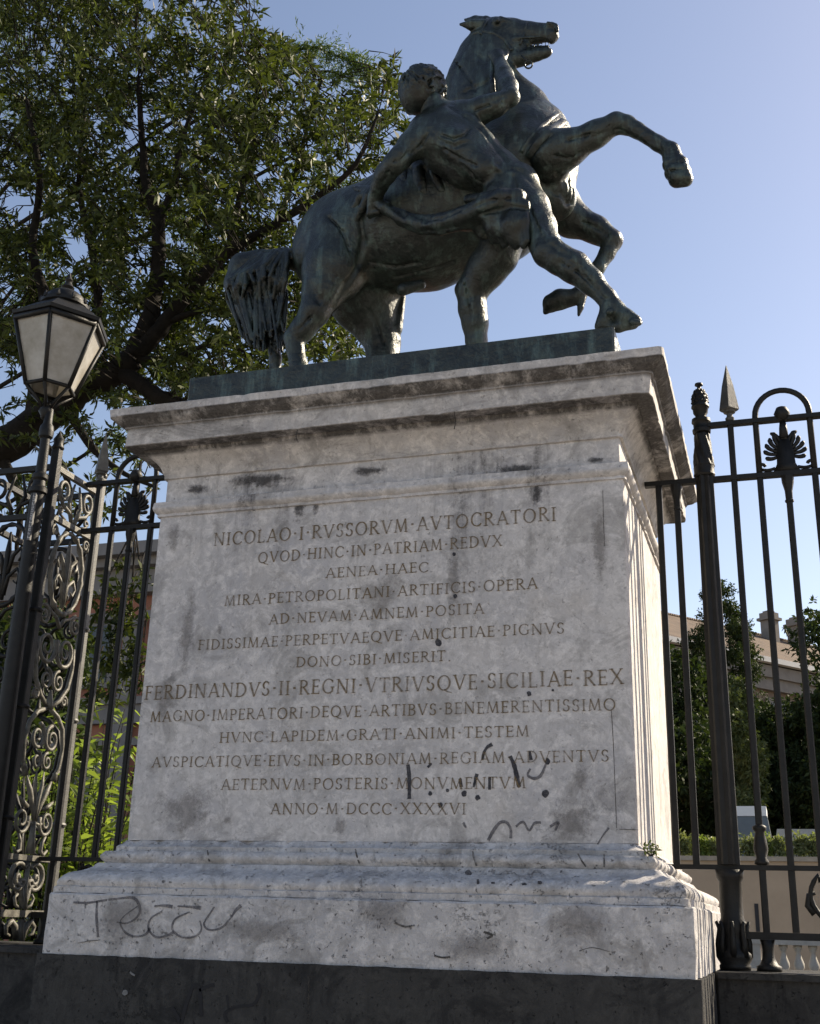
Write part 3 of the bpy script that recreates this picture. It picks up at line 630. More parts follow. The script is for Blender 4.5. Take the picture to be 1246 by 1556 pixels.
# far foreleg, folded
H.chain([(838, 300, 1.08, 40), (868, 333, 1.10, 27), (905, 349, 1.12, 20), (929, 365, 1.12, 17)], 0.04)
H.chain([(930, 366, 1.12, 16), (922, 386, 1.11, 12), (908, 408, 1.09, 11), (893, 430, 1.07, 10), (880, 447, 1.05, 13)], 0.02)
H.chain([(872, 452, 1.05, 13), (851, 455, 1.05, 16), (838, 461, 1.05, 14), (829, 474, 1.05, 5)], 0.012)
H.chain([(884, 455, 1.05, 7), (882, 468, 1.05, 5), (879, 479, 1.05, 3)], 0.01)
# hind legs
H.chain([(526, 376, 0.72, 62), (505, 415, 0.62, 46), (490, 445, 0.57, 30), (478, 474, 0.55, 21), (460, 500, 0.55, 17), (447, 514, 0.55, 15.5)], 0.05)
H.chain([(447, 514, 0.55, 15.5), (449, 532, 0.55, 13.5), (453, 552, 0.55, 13.5), (456, 566, 0.55, 16)], 0.02)
H.chain([(456, 568, 0.55, 16), (463, 582, 0.55, 19), (464, 600, 0.55, 22)], 0.015)
H.chain([(552, 405, 1.02, 68), (556, 455, 1.08, 54), (572, 492, 1.12, 36), (581, 520, 1.12, 26), (582, 545, 1.12, 23), (585, 575, 1.12, 27)], 0.05)
H.chain([(612, 452, 1.10, 5), (603, 500, 1.10, 9)], 0.02)
H.chain([(508, 386, hy, 65), (530, 372, hy, 70)], 0.06); H.chain([(500, 338, 0.74, 26), (522, 322, 0.74, 24)], 0.08)              # croup
H.chain([(612, 440, 0.70, 10), (640, 432, 0.75, 8)], 0.03)
# muscle and drapery lines on the surface
H.groove([(548, 330), (552, 365), (545, 400), (528, 430), (505, 468)], 0.012, 0.03)
H.groove([(452, 400), (470, 430), (484, 455)], 0.008, 0.04)
H.groove([(862, 192), (838, 205), (818, 222), (802, 246)], 0.011, 0.015)
H.groove([(700, 60), (722, 82), (748, 96)], 0.008, 0.03); H.groove([(706, 140), (735, 128), (760, 112)], 0.007, 0.03)
H.groove([(880, 214), (905, 206), (925, 198)], 0.006, 0.015); H.groove([(978, 201), (1004, 217)], 0.005, 0.012)
H.groove([(768, 62), (772, 78), (766, 90)], 0.007, 0.02)
for q in range(5):
    H.groove([(846 + q * 6, 262 + q * 4), (848 + q * 5, 288 + q * 5), (858 + q, 306 + q)], 0.006, 0.02)
for pts_, rr, op in (([(862, 214), (890, 206), (922, 192)], 0.008, 'sub'), ([(842, 236), (862, 240), (884, 230)], 0.007, 'sub'), ([(884, 336), (906, 346), (924, 358)], 0.007, 'sub'), ([(486, 462), (470, 484), (456, 500)], 0.007, 'sub'), ([(560, 470), (574, 496), (584, 524)], 0.007, 'sub'),
        ([(690, 92), (708, 112), (724, 140)], 0.008, 'sub'), ([(716, 70), (726, 96), (734, 126)], 0.010, 'add'), ([(806, 250), (822, 276), (846, 296)], 0.010, 'sub'), ([(600, 420), (640, 412), (690, 396)], 0.010, 'sub'), ([(560, 398), (600, 404), (640, 398)], 0.009, 'sub'), ([(452, 516), (456, 540)], 0.005, 'sub'),
        ([(500, 330), (520, 352), (530, 380)], 0.009, 'sub'), ([(790, 44), (812, 46), (826, 50)], 0.004, 'add'), ([(770, 80), (782, 82), (792, 76)], 0.004, 'sub'), ([(985, 212), (1006, 226)], 0.004, 'sub'), ([(925, 190), (934, 196), (946, 196)], 0.006, 'sub')):
    H.groove(pts_, rr, 0.014, 0.010 if op == 'sub' else 0.004, op)
horse = H.mesh('horse', BRONZE, statue)
# ---- tail: a thick fall of wavy locks
T = Field((-1.75, 0.35, SLZ - 0.02), (-0.55, 1.30, 4.1), 0.007)
T.chain([(478, 396, 0.85, 24), (450, 394, 0.85, 17), (424, 392, 0.85, 15), (398, 396, 0.85, 20), (372, 408, 0.85, 24), (364, 432, 0.85, 23), (372, 466, 0.85, 17), (386, 500, 0.85, 13), (398, 526, 0.85, 8)], 0.02)
T.chain([(404, 410, 0.85, 20), (412, 440, 0.85, 18), (408, 470, 0.85, 15), (414, 510, 0.85, 11), (419, 545, 0.85, 8), (422, 570, 0.85, 6)], 0.03)
tr = random.Random(3)
for i in range(130):
    a = tr.random(); y0 = 0.85 - 0.10 + tr.random() * 0.2 - 0.03; x0 = 445 - 25 * tr.random()
    mid = (344 + 92 * a, 386 + 22 * (1 - a) ** 2 + tr.uniform(-4, 6)); low = (350 + 84 * a + tr.uniform(-8, 8), 450 + tr.uniform(-12, 12)); end = (374 + 54 * a + tr.uniform(-10, 8), 500 + tr.uniform(-30, 24) + 18 * a)
    pts = [(x0, 384 + tr.uniform(-4, 8), y0, 3), ((x0 + mid[0]) / 2, 378 + 10 * (1 - a) + tr.uniform(0, 12), y0, 5), (mid[0] + 2, mid[1] + 18, y0 - 0.05, 3.4), ((mid[0] + low[0]) / 2 + tr.uniform(-6, 6), (mid[1] + low[1]) / 2 + 8, y0 - 0.05, 3.4), (low[0], low[1], y0, 3), (end[0], end[1], y0, 2.4)]
    T.chain(pts, 0.003)
for i in range(7):
    a = tr.uniform(-6, 6); T.chain([(384 + a, 450, 0.85, 7), (398 + a, 480, 0.85, 7), (411 + a * 0.8, 510, 0.85, 6), (416 + a * 0.6, 535, 0.85, 5), (417 + a, 562, 0.85, 3)], 0.008)
tail = T.mesh('tail', BRONZE_D, horse)

# ---- the man
MF = Field((-1.0, -0.15, SLZ - 0.02), (2.0, 1.15, 5.2), 0.0095)
mc = MF.chain
mc([(644, 130, 0.335, 30), (640, 143, 0.335, 29)], 0.02)
mc([(628, 158, 0.33, 17), (624, 166, 0.38, 9)], 0.02); mc([(617, 148, 0.40, 5.5), (615, 153, 0.415, 4.5)], 0.015)      # jaw, nose turned into the group
mc([(663, 147, 0.265, 5), (665, 156, 0.27, 4)], 0.008)                                                             # ear
mc([(655, 158, 0.33, 20), (676, 182, 0.36, 23)], 0.04)
mc([(652, 205, 0.33, 34), (700, 182, 0.38, 28)], 0.06); mc([(680, 214, 0.35, 46), (716, 240, 0.36, 44), (750, 264, 0.37, 37), (778, 284, 0.37, 37)], 0.05)
mc([(790, 276, 0.34, 27)], 0.03); mc([(762, 302, 0.32, 30)], 0.03)
mc([(655, 212, 0.22, 22), (690, 218, 0.22, 24)], 0.05); mc([(712, 190, 0.28, 18), (735, 225, 0.27, 16)], 0.04)       # shoulder blades and long back muscles
mc([(700, 226, 0.225, 22), (735, 256, 0.235, 20)], 0.07)
mc([(650, 215, 0.24, 20), (668, 240, 0.30, 18), (700, 268, 0.34, 16)], 0.06)
mc([(676, 180, 0.26, 15), (660, 188, 0.24, 14)], 0.04)
# left arm reaching down to the cloth
mc([(646, 206, 0.26, 29), (625, 222, 0.20, 21), (608, 240, 0.16, 17), (598, 250, 0.16, 16.5)], 0.03)
mc([(598, 250, 0.16, 16.5), (586, 264, 0.22, 16), (577, 281, 0.30, 13), (571, 297, 0.36, 11.5)], 0.02)
mc([(570, 303, 0.38, 12), (569, 314, 0.41, 12)], 0.015)
for i in range(4): mc([(562 + i * 5, 314 + i, 0.39 + 0.01 * i, 4.2), (560 + i * 5, 325 - i, 0.40, 4), (562 + i * 5, 330 - i * 2, 0.44, 3.4)], 0.005)
mc([(578, 306, 0.38, 4.6), (584, 316, 0.40, 4), (583, 324, 0.43, 3.3)], 0.006)
# right arm bent up to the bridle
mc([(708, 180, 0.36, 27), (735, 166, 0.34, 19), (752, 160, 0.33, 17), (776, 148, 0.34, 13.5)], 0.03)
mc([(776, 148, 0.34, 13), (772, 132, 0.40, 15), (766, 115, 0.48, 14), (761, 98, 0.56, 10.5)], 0.02)
mc([(759, 92, 0.58, 11), (755, 82, 0.60, 12)], 0.012)
for i in range(4): mc([(746 + i * 5.5, 84 - i * 2.5, 0.58, 4.4), (743 + i * 5.5, 75 - i * 2, 0.60, 4), (746 + i * 5, 70 - i, 0.65, 3.4)], 0.005)
mc([(766, 90, 0.58, 4.6), (770, 80, 0.60, 4), (768, 73, 0.62, 3.3)], 0.006)
# right leg, braced on the edge of the plinth
mc([(784, 292, 0.36, 37), (803, 318, 0.30, 32), (818, 346, 0.24, 27), (828, 372, 0.20, 23), (832, 384, 0.18, 22)], 0.03)
mc([(832, 384, 0.18, 22), (850, 394, 0.18, 23), (872, 406, 0.19, 24), (898, 428, 0.19, 19), (922, 453, 0.19, 14.5), (936, 470, 0.19, 14)], 0.025)
mc([(842, 374, 0.14, 14)], 0.02)
mc([(924, 470, 0.19, 13), (918, 488, 0.19, 11), (911, 496, 0.19, 8)], 0.02)
mc([(915, 498, 0.19, 7), (940, 497, 0.19, 8), (962, 494, 0.18, 7)], 0.02)
mc([(936, 472, 0.19, 14), (952, 482, 0.18, 12), (966, 487, 0.17, 9)], 0.02)
for i in range(5): mc([(960 + i, 489 - i, 0.13 + i * 0.025, 5.2), (972 - abs(i - 1) * 1.2, 491 - i, 0.125 + i * 0.027, 5)], 0.006)
mc([(926, 474, 0.13, 6)], 0.01)
# left leg, knee bent
mc([(775, 325, 0.45, 40), (756, 388, 0.52, 31), (740, 408, 0.56, 30), (718, 440, 0.60, 25)], 0.03)
mc([(716, 444, 0.60, 22), (718, 470, 0.62, 21), (722, 492, 0.64, 19.5), (724, 520, 0.66, 16), (726, 545, 0.66, 13)], 0.025)
mc([(700, 440, 0.58, 9)], 0.02)
mc([(726, 556, 0.66, 14), (730, 572, 0.62, 13), (742, 584, 0.56, 10)], 0.02)
# grooves of the back
MF.groove([(684, 163), (706, 176), (728, 192), (744, 211), (757, 229), (770, 246)], 0.009, 0.022)
MF.groove([(652, 196), (668, 214), (690, 222), (712, 216)], 0.006, 0.02)
MF.groove([(757, 262), (775, 256), (792, 260), (806, 275)], 0.006, 0.02)
MF.groove([(780, 268), (783, 285), (778, 300)], 0.008, 0.02); MF.groove([(838, 372), (850, 382), (866, 388)], 0.006, 0.02)
MF.groove([(870, 398), (890, 420), (912, 442)], 0.005, 0.02); MF.groove([(806, 318), (818, 345), (826, 366)], 0.006, 0.02)
MF.groove([(632, 214), (620, 232), (606, 246)], 0.005, 0.015); MF.groove([(735, 152), (752, 152), (766, 147)], 0.005, 0.015)
for pts_, rr, op in (([(650, 204), (640, 220), (624, 234)], 0.007, 'sub'), ([(672, 206), (690, 212), (706, 206), (714, 196)], 0.008, 'sub'), ([(676, 226), (698, 240), (724, 252)], 0.007, 'sub'), ([(736, 236), (752, 254), (766, 262)], 0.008, 'add'), ([(812, 322), (824, 350), (836, 372)], 0.007, 'add'), ([(852, 398), (876, 412), (898, 432), (920, 456)], 0.006, 'sub'), ([(600, 244), (590, 262), (580, 280)], 0.005, 'sub'), ([(706, 430), (712, 452), (716, 480)], 0.006, 'sub'), ([(722, 168), (742, 160), (762, 156)], 0.006, 'sub'), ([(770, 138), (768, 120), (762, 104)], 0.005, 'sub'), ([(700, 250), (716, 262), (730, 276)], 0.006, 'sub')):
    MF.groove(pts_, rr, 0.012, 0.008 if op == 'sub' else 0.002, op)
man = MF.mesh('horse_tamer', BRONZE, statue)
# ---- his hair: a cap of thick curls
HF = Field((-0.85, 0.0, 4.15), (0.25, 0.75, 5.2), 0.007)
HF.chain([(642, 133, 0.315, 34), (638, 143, 0.31, 32)], 0.02)
hr = random.Random(11); hc = aty(641, 135, 0.31); hk = mpp(hc) * 34.5; crown = np.array([-0.35, -0.45, 0.82]); crown /= np.linalg.norm(crown)
for i in range(240):
    d = np.array([hr.gauss(0, 1), hr.gauss(0, 1), hr.gauss(0, 1)]); d /= np.linalg.norm(d)
    if d[1] > 0.5: continue
    curl = d[0] > 0.42 and d[2] > -0.6
    fl = -(crown - d * (d @ crown)); fl /= np.linalg.norm(fl) + 1e-9; sw = np.cross(crown, d)
    p = hc + d * hk
    if curl:
        q = p + fl * 0.022 + sw * hr.uniform(-0.03, 0.03) + d * 0.006; HF.seg(p + d * 0.002, 0.010, q, 0.0095, 0.004)
        HF.seg(q, 0.0095, q + sw * hr.uniform(-0.025, 0.025) - d * 0.004 + fl * 0.006, 0.007, 0.005)
    else:
        e = d + fl * 0.34 + sw * hr.uniform(-0.12, 0.12); e /= np.linalg.norm(e)
        HF.seg(p + d * 0.004, 0.0085, hc + e * (hk + 0.002), 0.004, 0.002)
HF.chain([(612, 160, 0.44, 13), (630, 172, 0.42, 12)], 0.01, 1, 'sub')
hair = HF.mesh('hair', BRONZE_D, man)
# ---- his drapery: rolled round the hips, swagged to the left hand, hanging below
DF = Field((-1.0, -0.1, 3.0), (1.25, 1.0, 4.6), 0.0085)
dc = DF.chain
dc([(806, 304, 0.24, 8), (786, 298, 0.13, 11), (760, 301, 0.10, 14), (735, 314, 0.12, 15), (704, 329, 0.20, 15), (672, 338, 0.27, 14), (640, 340, 0.34, 13), (610, 330, 0.38, 11), (586, 316, 0.38, 9), (568, 306, 0.38, 8)], 0.02)
dc([(706, 342, 0.22, 7), (670, 352, 0.29, 6), (638, 352, 0.36, 5), (606, 338, 0.40, 5)], 0.008)
dc([(712, 303, 0.28, 8), (735, 300, 0.17, 8), (765, 291, 0.13, 6), (795, 294, 0.19, 6)], 0.012)
dc([(786, 322, 0.15, 17), (780, 345, 0.16, 19), (784, 362, 0.17, 13)], 0.05); dc([(752, 325, 0.16, 18), (758, 346, 0.20, 18), (764, 360, 0.22, 12)], 0.05); dc([(725, 335, 0.24, 16), (735, 352, 0.30, 13)], 0.05)   # hanging mass under the hips
for i, (xa, xb, yb, r_) in enumerate(((800, 801, 366, 6), (788, 796, 374, 7), (774, 784, 376, 6), (758, 768, 372, 7), (742, 750, 366, 6), (726, 732, 358, 6), (708, 712, 348, 6))):
    dc([(xa, 310 + i * 3.0, 0.12 + i * 0.014, r_), ((xa + xb) / 2 + (3 if i % 2 else -3), 336 + i, 0.115 + 0.02 * (i % 2) + i * 0.022, r_ * 1.1), (xb, yb, 0.13 + i * 0.028, r_ * 0.8)], 0.03)
DF.groove([(702, 322), (725, 312), (748, 304), (775, 302)], 0.006, 0.012, 0.0); DF.groove([(640, 336), (672, 332), (700, 320)], 0.006, 0.012, 0.0)
DF.groove([(728, 326), (752, 320), (780, 314), (800, 318)], 0.010, 0.02, 0.006)
# cloth sheet thrown over the horse's back behind him
dc([(622, 296, 0.72, 58), (655, 300, 0.69, 66), (692, 290, 0.66, 60)], 0.06)
for (pts_, rr) in (([(600, 272), (604, 298), (622, 322), (650, 334)], 0.012), ([(622, 256), (626, 288), (646, 314), (680, 324)], 0.014), ([(646, 256), (656, 288), (680, 306), (704, 312)], 0.014), ([(588, 292), (596, 312), (616, 328)], 0.010), ([(668, 262), (684, 286), (712, 300)], 0.012)):
    DF.groove(pts_, rr, 0.03, 0.008)
for (pts_, rr) in (([(611, 264), (614, 294), (634, 320), (664, 332)], 0.012), ([(634, 256), (642, 290), (664, 311), (696, 318)], 0.012), ([(657, 260), (670, 288), (694, 304), (714, 308)], 0.011)):
    DF.groove(pts_, rr, 0.03, 0.004, 'add')
# tail of the cloth on the rump
dc([(566, 292, 0.44, 9), (548, 300, 0.46, 7), (538, 318, 0.50, 6), (531, 345, 0.53, 3)], 0.012); dc([(560, 298, 0.43, 8), (550, 318, 0.45, 6), (540, 338, 0.50, 4)], 0.012)
dc([(562, 290, 0.45, 8), (544, 288, 0.52, 6), (530, 288, 0.60, 4)], 0.012)
cloth = DF.mesh('drapery', BRONZE_D, man)
# ---- harness, laid on the surface of the horse
def strap(name, pts, wpx, mat=BRONZE, thick=0.35):
    Q = []
    for i in range(len(pts) - 1):
        for t in np.linspace(0, 1, 7)[:(7 if i == len(pts) - 2 else 6)]:
            px = pts[i][0] + (pts[i + 1][0] - pts[i][0]) * t; py = pts[i][1] + (pts[i + 1][1] - pts[i][1]) * t
            h = H.hit(px, py, -0.002)
            if h is not None: Q.append(h)
    if len(Q) < 3: return None
    Q = np.array(Q)
    for _ in range(2): Q[1:-1] = (Q[:-2] + 2 * Q[1:-1] + Q[2:]) / 4
    mb = MB(); r = wpx * mpp(Q[0]) / 2; mb.tube(Q.tolist(), r, 8, up=tuple(-CF), flat=thick)
    return mb.build(name, mat, horse, True)
strap('bridle', [(717, 51), (733, 48), (751, 50), (768, 61), (778, 76)], 6); strap('bridle', [(741, 28), (735, 40), (730, 52)], 5); strap('bridle', [(800, 33), (797, 50), (790, 68)], 4)
strap('girth_strap', [(857, 183), (836, 198), (818, 216), (802, 240)], 13); strap('girth_strap', [(846, 172), (825, 190), (806, 210), (792, 232)], 8)
mb = MB(); mb.tube([aty(749, 84, 0.62), aty(749, 100, 0.60), aty(748, 120, 0.55), aty(749, 141, 0.47)], 0.018, 8, up=tuple(-CF), flat=0.4); mb.build('rein', BRONZE, horse, True)
mb = MB(); c = aty(803, 98, 0.76); mb.tube([c + CR * 0.026 * math.cos(a) + CU * 0.026 * math.sin(a) for a in np.linspace(0, 2 * math.pi, 17)[:-1]], 0.006, 6, closed=True)
mb.tube([aty(792, 84, 0.77), aty(800, 92, 0.76)], 0.006, 6); mb.build('bit_ring', BRONZE, horse, True)
mb = MB(); mb.tube([aty(860, 205, 0.80), aty(861, 186, 0.80)], 0.013, 8); mb.build('girth_stud', BRONZE_D, horse, True)
# ------------------------------------------------------------------ iron fence, openwork pier and lamp
FY = 0.85
ZT, ZM, ZL, ZB, ZW = 2.505, 2.175, 0.087, -0.228, -0.395      # top, middle, low and bottom rails, wall top
def cross_bar(mb, x, y, z0, z1, r=0.017):
    mb.cbox((x - r, y - r, z0), (x + r, y + r, z1), r * 0.35)
def spear(x, parent):
    mb = MB(); cross_bar(mb, x, FY, ZB + 0.012, ZT - 0.0115); o = mb.build('bar', IRON, parent)
    mb = MB(); mb.lathe([(0.016, ZT + 0.014), (0.024, ZT + 0.02), (0.026, ZT + 0.035), (0.017, ZT + 0.045), (0.017, ZT + 0.062), (0.033, ZT + 0.070), (0.035, ZT + 0.078)], (x, FY, 0), 12)
    mb.lathe([(0.044, ZT + 0.078), (0.055, ZT + 0.088), (0.052, ZT + 0.11), (0.032, ZT + 0.24), (0.002, ZT + 0.37)], (x, FY, 0), 4)
    mb.build('spearhead', IRON_S, o)
IRON_S = flat_mat('grey_iron', (0.06, 0.057, 0.05), 0.5, 0.4, 18, 0, 0.5, 0.2)
def mid_bar(x, parent):
    mb = MB(); cross_bar(mb, x, FY, ZL + 0.0125, ZM - 0.0145); mb.lathe([(0.018, ZM - 0.17), (0.024, ZM - 0.165), (0.024, ZM - 0.155), (0.019, ZM - 0.15), (0.021, ZM - 0.10), (0.032, ZM - 0.05), (0.034, ZM - 0.0145)], (x, FY, 0), 10)
    return mb.build('bar', IRON, parent)
def side_bar(x, parent):
    mb = MB(); cross_bar(mb, x, FY, ZL + 0.0125, ZM - 0.0145); return mb.build('bar', IRON, parent)
def hoop(xa, xb, parent):
    r = (xb - xa) / 2; c = (xa + xb) / 2; P = [(xa, FY, ZM + 0.014), (xa, FY, ZT + 0.03)]
    for i in range(1, 16):
        a = math.pi * (1 - i / 16); P.append((c + r * math.cos(a), FY, ZT + 0.03 + r * math.sin(a) * 1.02))
    P += [(xb, FY, ZT + 0.03), (xb, FY, ZM + 0.014)]
    mb = MB(); mb.tube(P, 0.017, 8); return mb.build('hoop', IRON, parent, True)
def palmette(c, parent):
    mb = MB(); z0 = ZM + 0.016
    mb.extrude([(-0.070, 0), (0.070, 0), (0.050, 0.04), (0.046, 0.10), (0.038, 0.15), (0.022, 0.19), (-0.022, 0.19), (-0.038, 0.15), (-0.046, 0.10), (-0.050, 0.04)], (1, 0, 0), (0, 0, 1), (c, FY + 0.012, z0), 0.024)
    for sg in (-1, 1):
        for k, (a, ln) in enumerate(((-22, 0.050), (0, 0.058), (20, 0.062), (39, 0.068), (57, 0.080), (75, 0.090))):
            an = R_(a); P = []; R = []
            for q in range(10):
                t = q / 9; rr = 0.030 + (ln + 0.028) * t; th = an + 0.24 * t ** 3 * (-1 if a > 60 else 1)
                P.append((c + sg * rr * math.cos(th), FY, z0 + 0.105 + rr * math.sin(th))); R.append((0.0085 + 0.006 * t) if q < 9 else 0.006)
            mb.tube(P, R, 8)
        # base volutes
        P = [(c + sg * (0.06 + 0.075 * t), FY, z0 + 0.022 - 0.008 * math.sin(t * 3)) for t in np.linspace(0, 1, 6)]
        P += [(c + sg * (0.128 + 0.016 * math.sin(a)), FY, z0 + 0.036 - 0.016 * math.cos(a)) for a in np.linspace(0.3, 4.6, 8)]
        mb.tube(P, 0.010, 8)
    mb.tube([(c, FY, z0 + 0.2), (c, FY, z0 + 0.26), (c, FY, ZT - 0.012)], [0.026, 0.022, 0.016], 8)
    mb.lathe([(0.004, -0.046), (0.030, -0.034), (0.045, 0.0), (0.030, 0.034), (0.004, 0.046)], (c, FY - 0.012, ZT + 0.028), 14)
    return mb.build('palmette', IRON, parent, True)
def rails(xa, xb, parent, foot=True, top_from=None):
    mb = MB(); mb.cbox((xa, FY - 0.020, ZM - 0.014), (xb, FY + 0.020, ZM + 0.014), 0.004); mb.build('rail', IRON, parent)
    mb = MB(); mb.cbox((xa, FY - 0.022, ZL - 0.012), (xb, FY + 0.022, ZL + 0.012), 0.004); mb.build('rail', IRON, parent)
    mb = MB(); t0, t1 = top_from if top_from else (xa, xb); mb.cbox((t0, FY - 0.0225, ZT - 0.0115), (t1, FY + 0.0225, ZT + 0.0135), 0.004); mb.build('rail', IRON, parent)
    if foot:
        mb = MB(); mb.cbox((max(xa, 1.58) if xa > 0 else xa, FY - 0.03, ZB - 0.022), (xb if xa > 0 else min(xb, -1.60), FY + 0.03, ZB + 0.012), 0.005); mb.build('rail', IRON, parent)
def foot_scroll(xa, xb, parent):
    mb = MB(); c = (xa + xb) / 2; h = ZL - ZB
    for sg in (-1, 1):
        P = [(c + sg * (0.012 + 0.10 * math.sin(t * math.pi * 0.8)), FY, ZB + 0.03 + h * 0.80 * t) for t in np.linspace(0, 1, 10)]
        P += [(c + sg * (0.035 + 0.026 * math.cos(a)), FY, ZB + h * 0.80 + 0.026 * math.sin(a)) for a in np.linspace(0, 4.5, 9)]
        mb.tube(P, [0.012] * len(P), 8)
        mb.tube([(c + sg * 0.10, FY, ZB + 0.10), (c + sg * 0.13, FY, ZB + 0.14), (c + sg * 0.12, FY, ZB + 0.19), (c + sg * 0.09, FY, ZB + 0.20)], [0.016, 0.015, 0.013, 0.010], 8)
    mb.lathe([(0.01, 0.0), (0.03, 0.05), (0.018, 0.10), (0.026, 0.14), (0.004, 0.2)], (c, FY, ZB + 0.02), 10)
    return mb.build('foot_scroll', IRON, parent, True)
def leg_block(x, parent, name='foot'):
    mb = MB(); mb.lathe([(0.060, ZW), (0.060, ZW + 0.022), (0.045, ZW + 0.03), (0.030, ZW + 0.06), (0.028, ZW + 0.10), (0.036, ZB - 0.0225)], (x, FY, 0), 12)
    return mb.build(name, IRON, parent, True)

fr = empty('iron_fence', (1.9, FY, ZW))
tag(fr, 'black iron fence with a round post, spearhead and palmette hoop, right of the marble pedestal', 'fence', 'iron fence runs beside the pedestal')
rails(1.318, 3.0, fr, True, (1.66, 3.0))
side_bar(1.395, fr); mid_bar(1.493, fr)
# the round post
mb = MB(); X = 1.652
def fluted(mb, x, y, z0, z1, r0, r1, n=8, depth=0.18):
    P = []; k = 32
    for z, r in ((z0, r0), (z1, r1)):
        P.append([(x + r * (1 - depth * (0.5 + 0.5 * math.cos(n * 2 * math.pi * i / k))) * math.cos(2 * math.pi * i / k), y + r * (1 - depth * (0.5 + 0.5 * math.cos(n * 2 * math.pi * i / k))) * math.sin(2 * math.pi * i / k), z) for i in range(k)])
    mb.add(P[0] + P[1], [(i, (i + 1) % k, k + (i + 1) % k, k + i) for i in range(k)] + [tuple(range(k - 1, -1, -1)), tuple(range(k, 2 * k))])
fluted(mb, X, FY, ZL + 0.0125, ZM + 0.02, 0.060, 0.052)
mb.lathe([(0.054, ZM + 0.02), (0.060, ZM + 0.03), (0.056, ZM + 0.05), (0.058, ZM + 0.08)], (X, FY, 0), 20)
post = mb.build('post', IRON, fr, auto=40)
mb = MB(); zz0, zz1 = ZM + 0.08, ZT - 0.045                       # spirally reeded upper length
k = 28; rows = []
for q in range(22):
    t = q / 21; r = 0.056 - 0.016 * t; rows.append([(X + r * (1 + 0.10 * math.cos(7 * (2 * math.pi * i / k) + 9 * t)) * math.cos(2 * math.pi * i / k), FY + r * (1 + 0.10 * math.cos(7 * (2 * math.pi * i / k) + 9 * t)) * math.sin(2 * math.pi * i / k), zz0 + (zz1 - zz0) * t) for i in range(k)])
mb.add([p for r in rows for p in r], [(a * k + i, a * k + (i + 1) % k, (a + 1) * k + (i + 1) % k, (a + 1) * k + i) for a in range(21) for i in range(k)] + [tuple(range(k - 1, -1, -1)), tuple(21 * k + i for i in range(k))])
mb.build('twisted_shaft', IRON, post, True)
mb = MB(); mb.lathe([(0.040, ZT - 0.045), (0.050, ZT - 0.040), (0.052, ZT - 0.02), (0.044, ZT - 0.012), (0.046, ZT + 0.02), (0.054, ZT + 0.026), (0.052, ZT + 0.045), (0.034, ZT + 0.052), (0.030, ZT + 0.066), (0.041, ZT + 0.085), (0.044, ZT + 0.115), (0.051, ZT + 0.120), (0.050, ZT + 0.130),
    (0.044, ZT + 0.140), (0.045, ZT + 0.165), (0.036, ZT + 0.205), (0.022, ZT + 0.232), (0.012, ZT + 0.24), (0.011, ZT + 0.255), (0.024, ZT + 0.262), (0.022, ZT + 0.272), (0.006, ZT + 0.275)], (X, FY, 0), 18)
for r_ in range(4):
    for i in range(10):
        a = 2 * math.pi * (i + 0.5 * (r_ % 2)) / 10; rr = (0.042, 0.042, 0.037, 0.027)[r_]; mb.lathe([(0.002, -0.01), (0.011, 0), (0.002, 0.016)], (X + rr * math.cos(a), FY + rr * math.sin(a), ZT + 0.15 + r_ * 0.022), 5)
mb.build('pinecone_finial', IRON, post, auto=50)
mb = MB(); mb.lathe([(0.074, ZW), (0.076, ZW + 0.02), (0.070, ZW + 0.028), (0.086, ZW + 0.055), (0.084, ZW + 0.075), (0.062, ZW + 0.10), (0.058, ZW + 0.16), (0.064, ZW + 0.18), (0.064, ZW + 0.22), (0.056, ZW + 0.24), (0.056, ZL - 0.07), (0.066, ZL - 0.05), (0.070, ZL - 0.012)], (X, FY, 0), 20)
for i in range(8):
    a = 2 * math.pi * i / 8; mb.tube([(X + 0.07 * math.cos(a), FY + 0.07 * math.sin(a), ZW + 0.06), (X + 0.075 * math.cos(a), FY + 0.075 * math.sin(a), ZW + 0.12), (X + 0.064 * math.cos(a), FY + 0.064 * math.sin(a), ZW + 0.19), (X + 0.08 * math.cos(a), FY + 0.08 * math.sin(a), ZW + 0.225)], [0.02, 0.016, 0.014, 0.008], 6)
mb.build('post_base', IRON, post, True)
spear(1.812, fr)
mb = MB(); mb.lathe([(0.018, ZL + 0.0125), (0.036, ZL + 0.016), (0.036, ZL + 0.03), (0.026, ZL + 0.045), (0.036, ZL + 0.09), (0.030, ZL + 0.14), (0.022, ZL + 0.17), (0.034, ZL + 0.185), (0.034, ZL + 0.2), (0.018, ZL + 0.21)], (1.812, FY, 0), 14); mb.build('bar_collar', IRON, fr, True)
for xc in (2.095, 2.66):
    side_bar(xc - 0.145, fr); side_bar(xc + 0.145, fr); mid_bar(xc, fr); hoop(xc - 0.145, xc + 0.145, fr); palmette(xc, fr); foot_scroll(xc - 0.05, xc + 0.145, fr)
    for s_ in (-0.145, 0.145):
        cb = MB(); cross_bar(cb, xc + s_, FY, ZB + 0.0125, ZL - 0.0125); cb.build('lower_bar', IRON, fr)
spear(2.378, fr)
for x in (1.812, 2.235, 2.378): leg_block(x, fr)

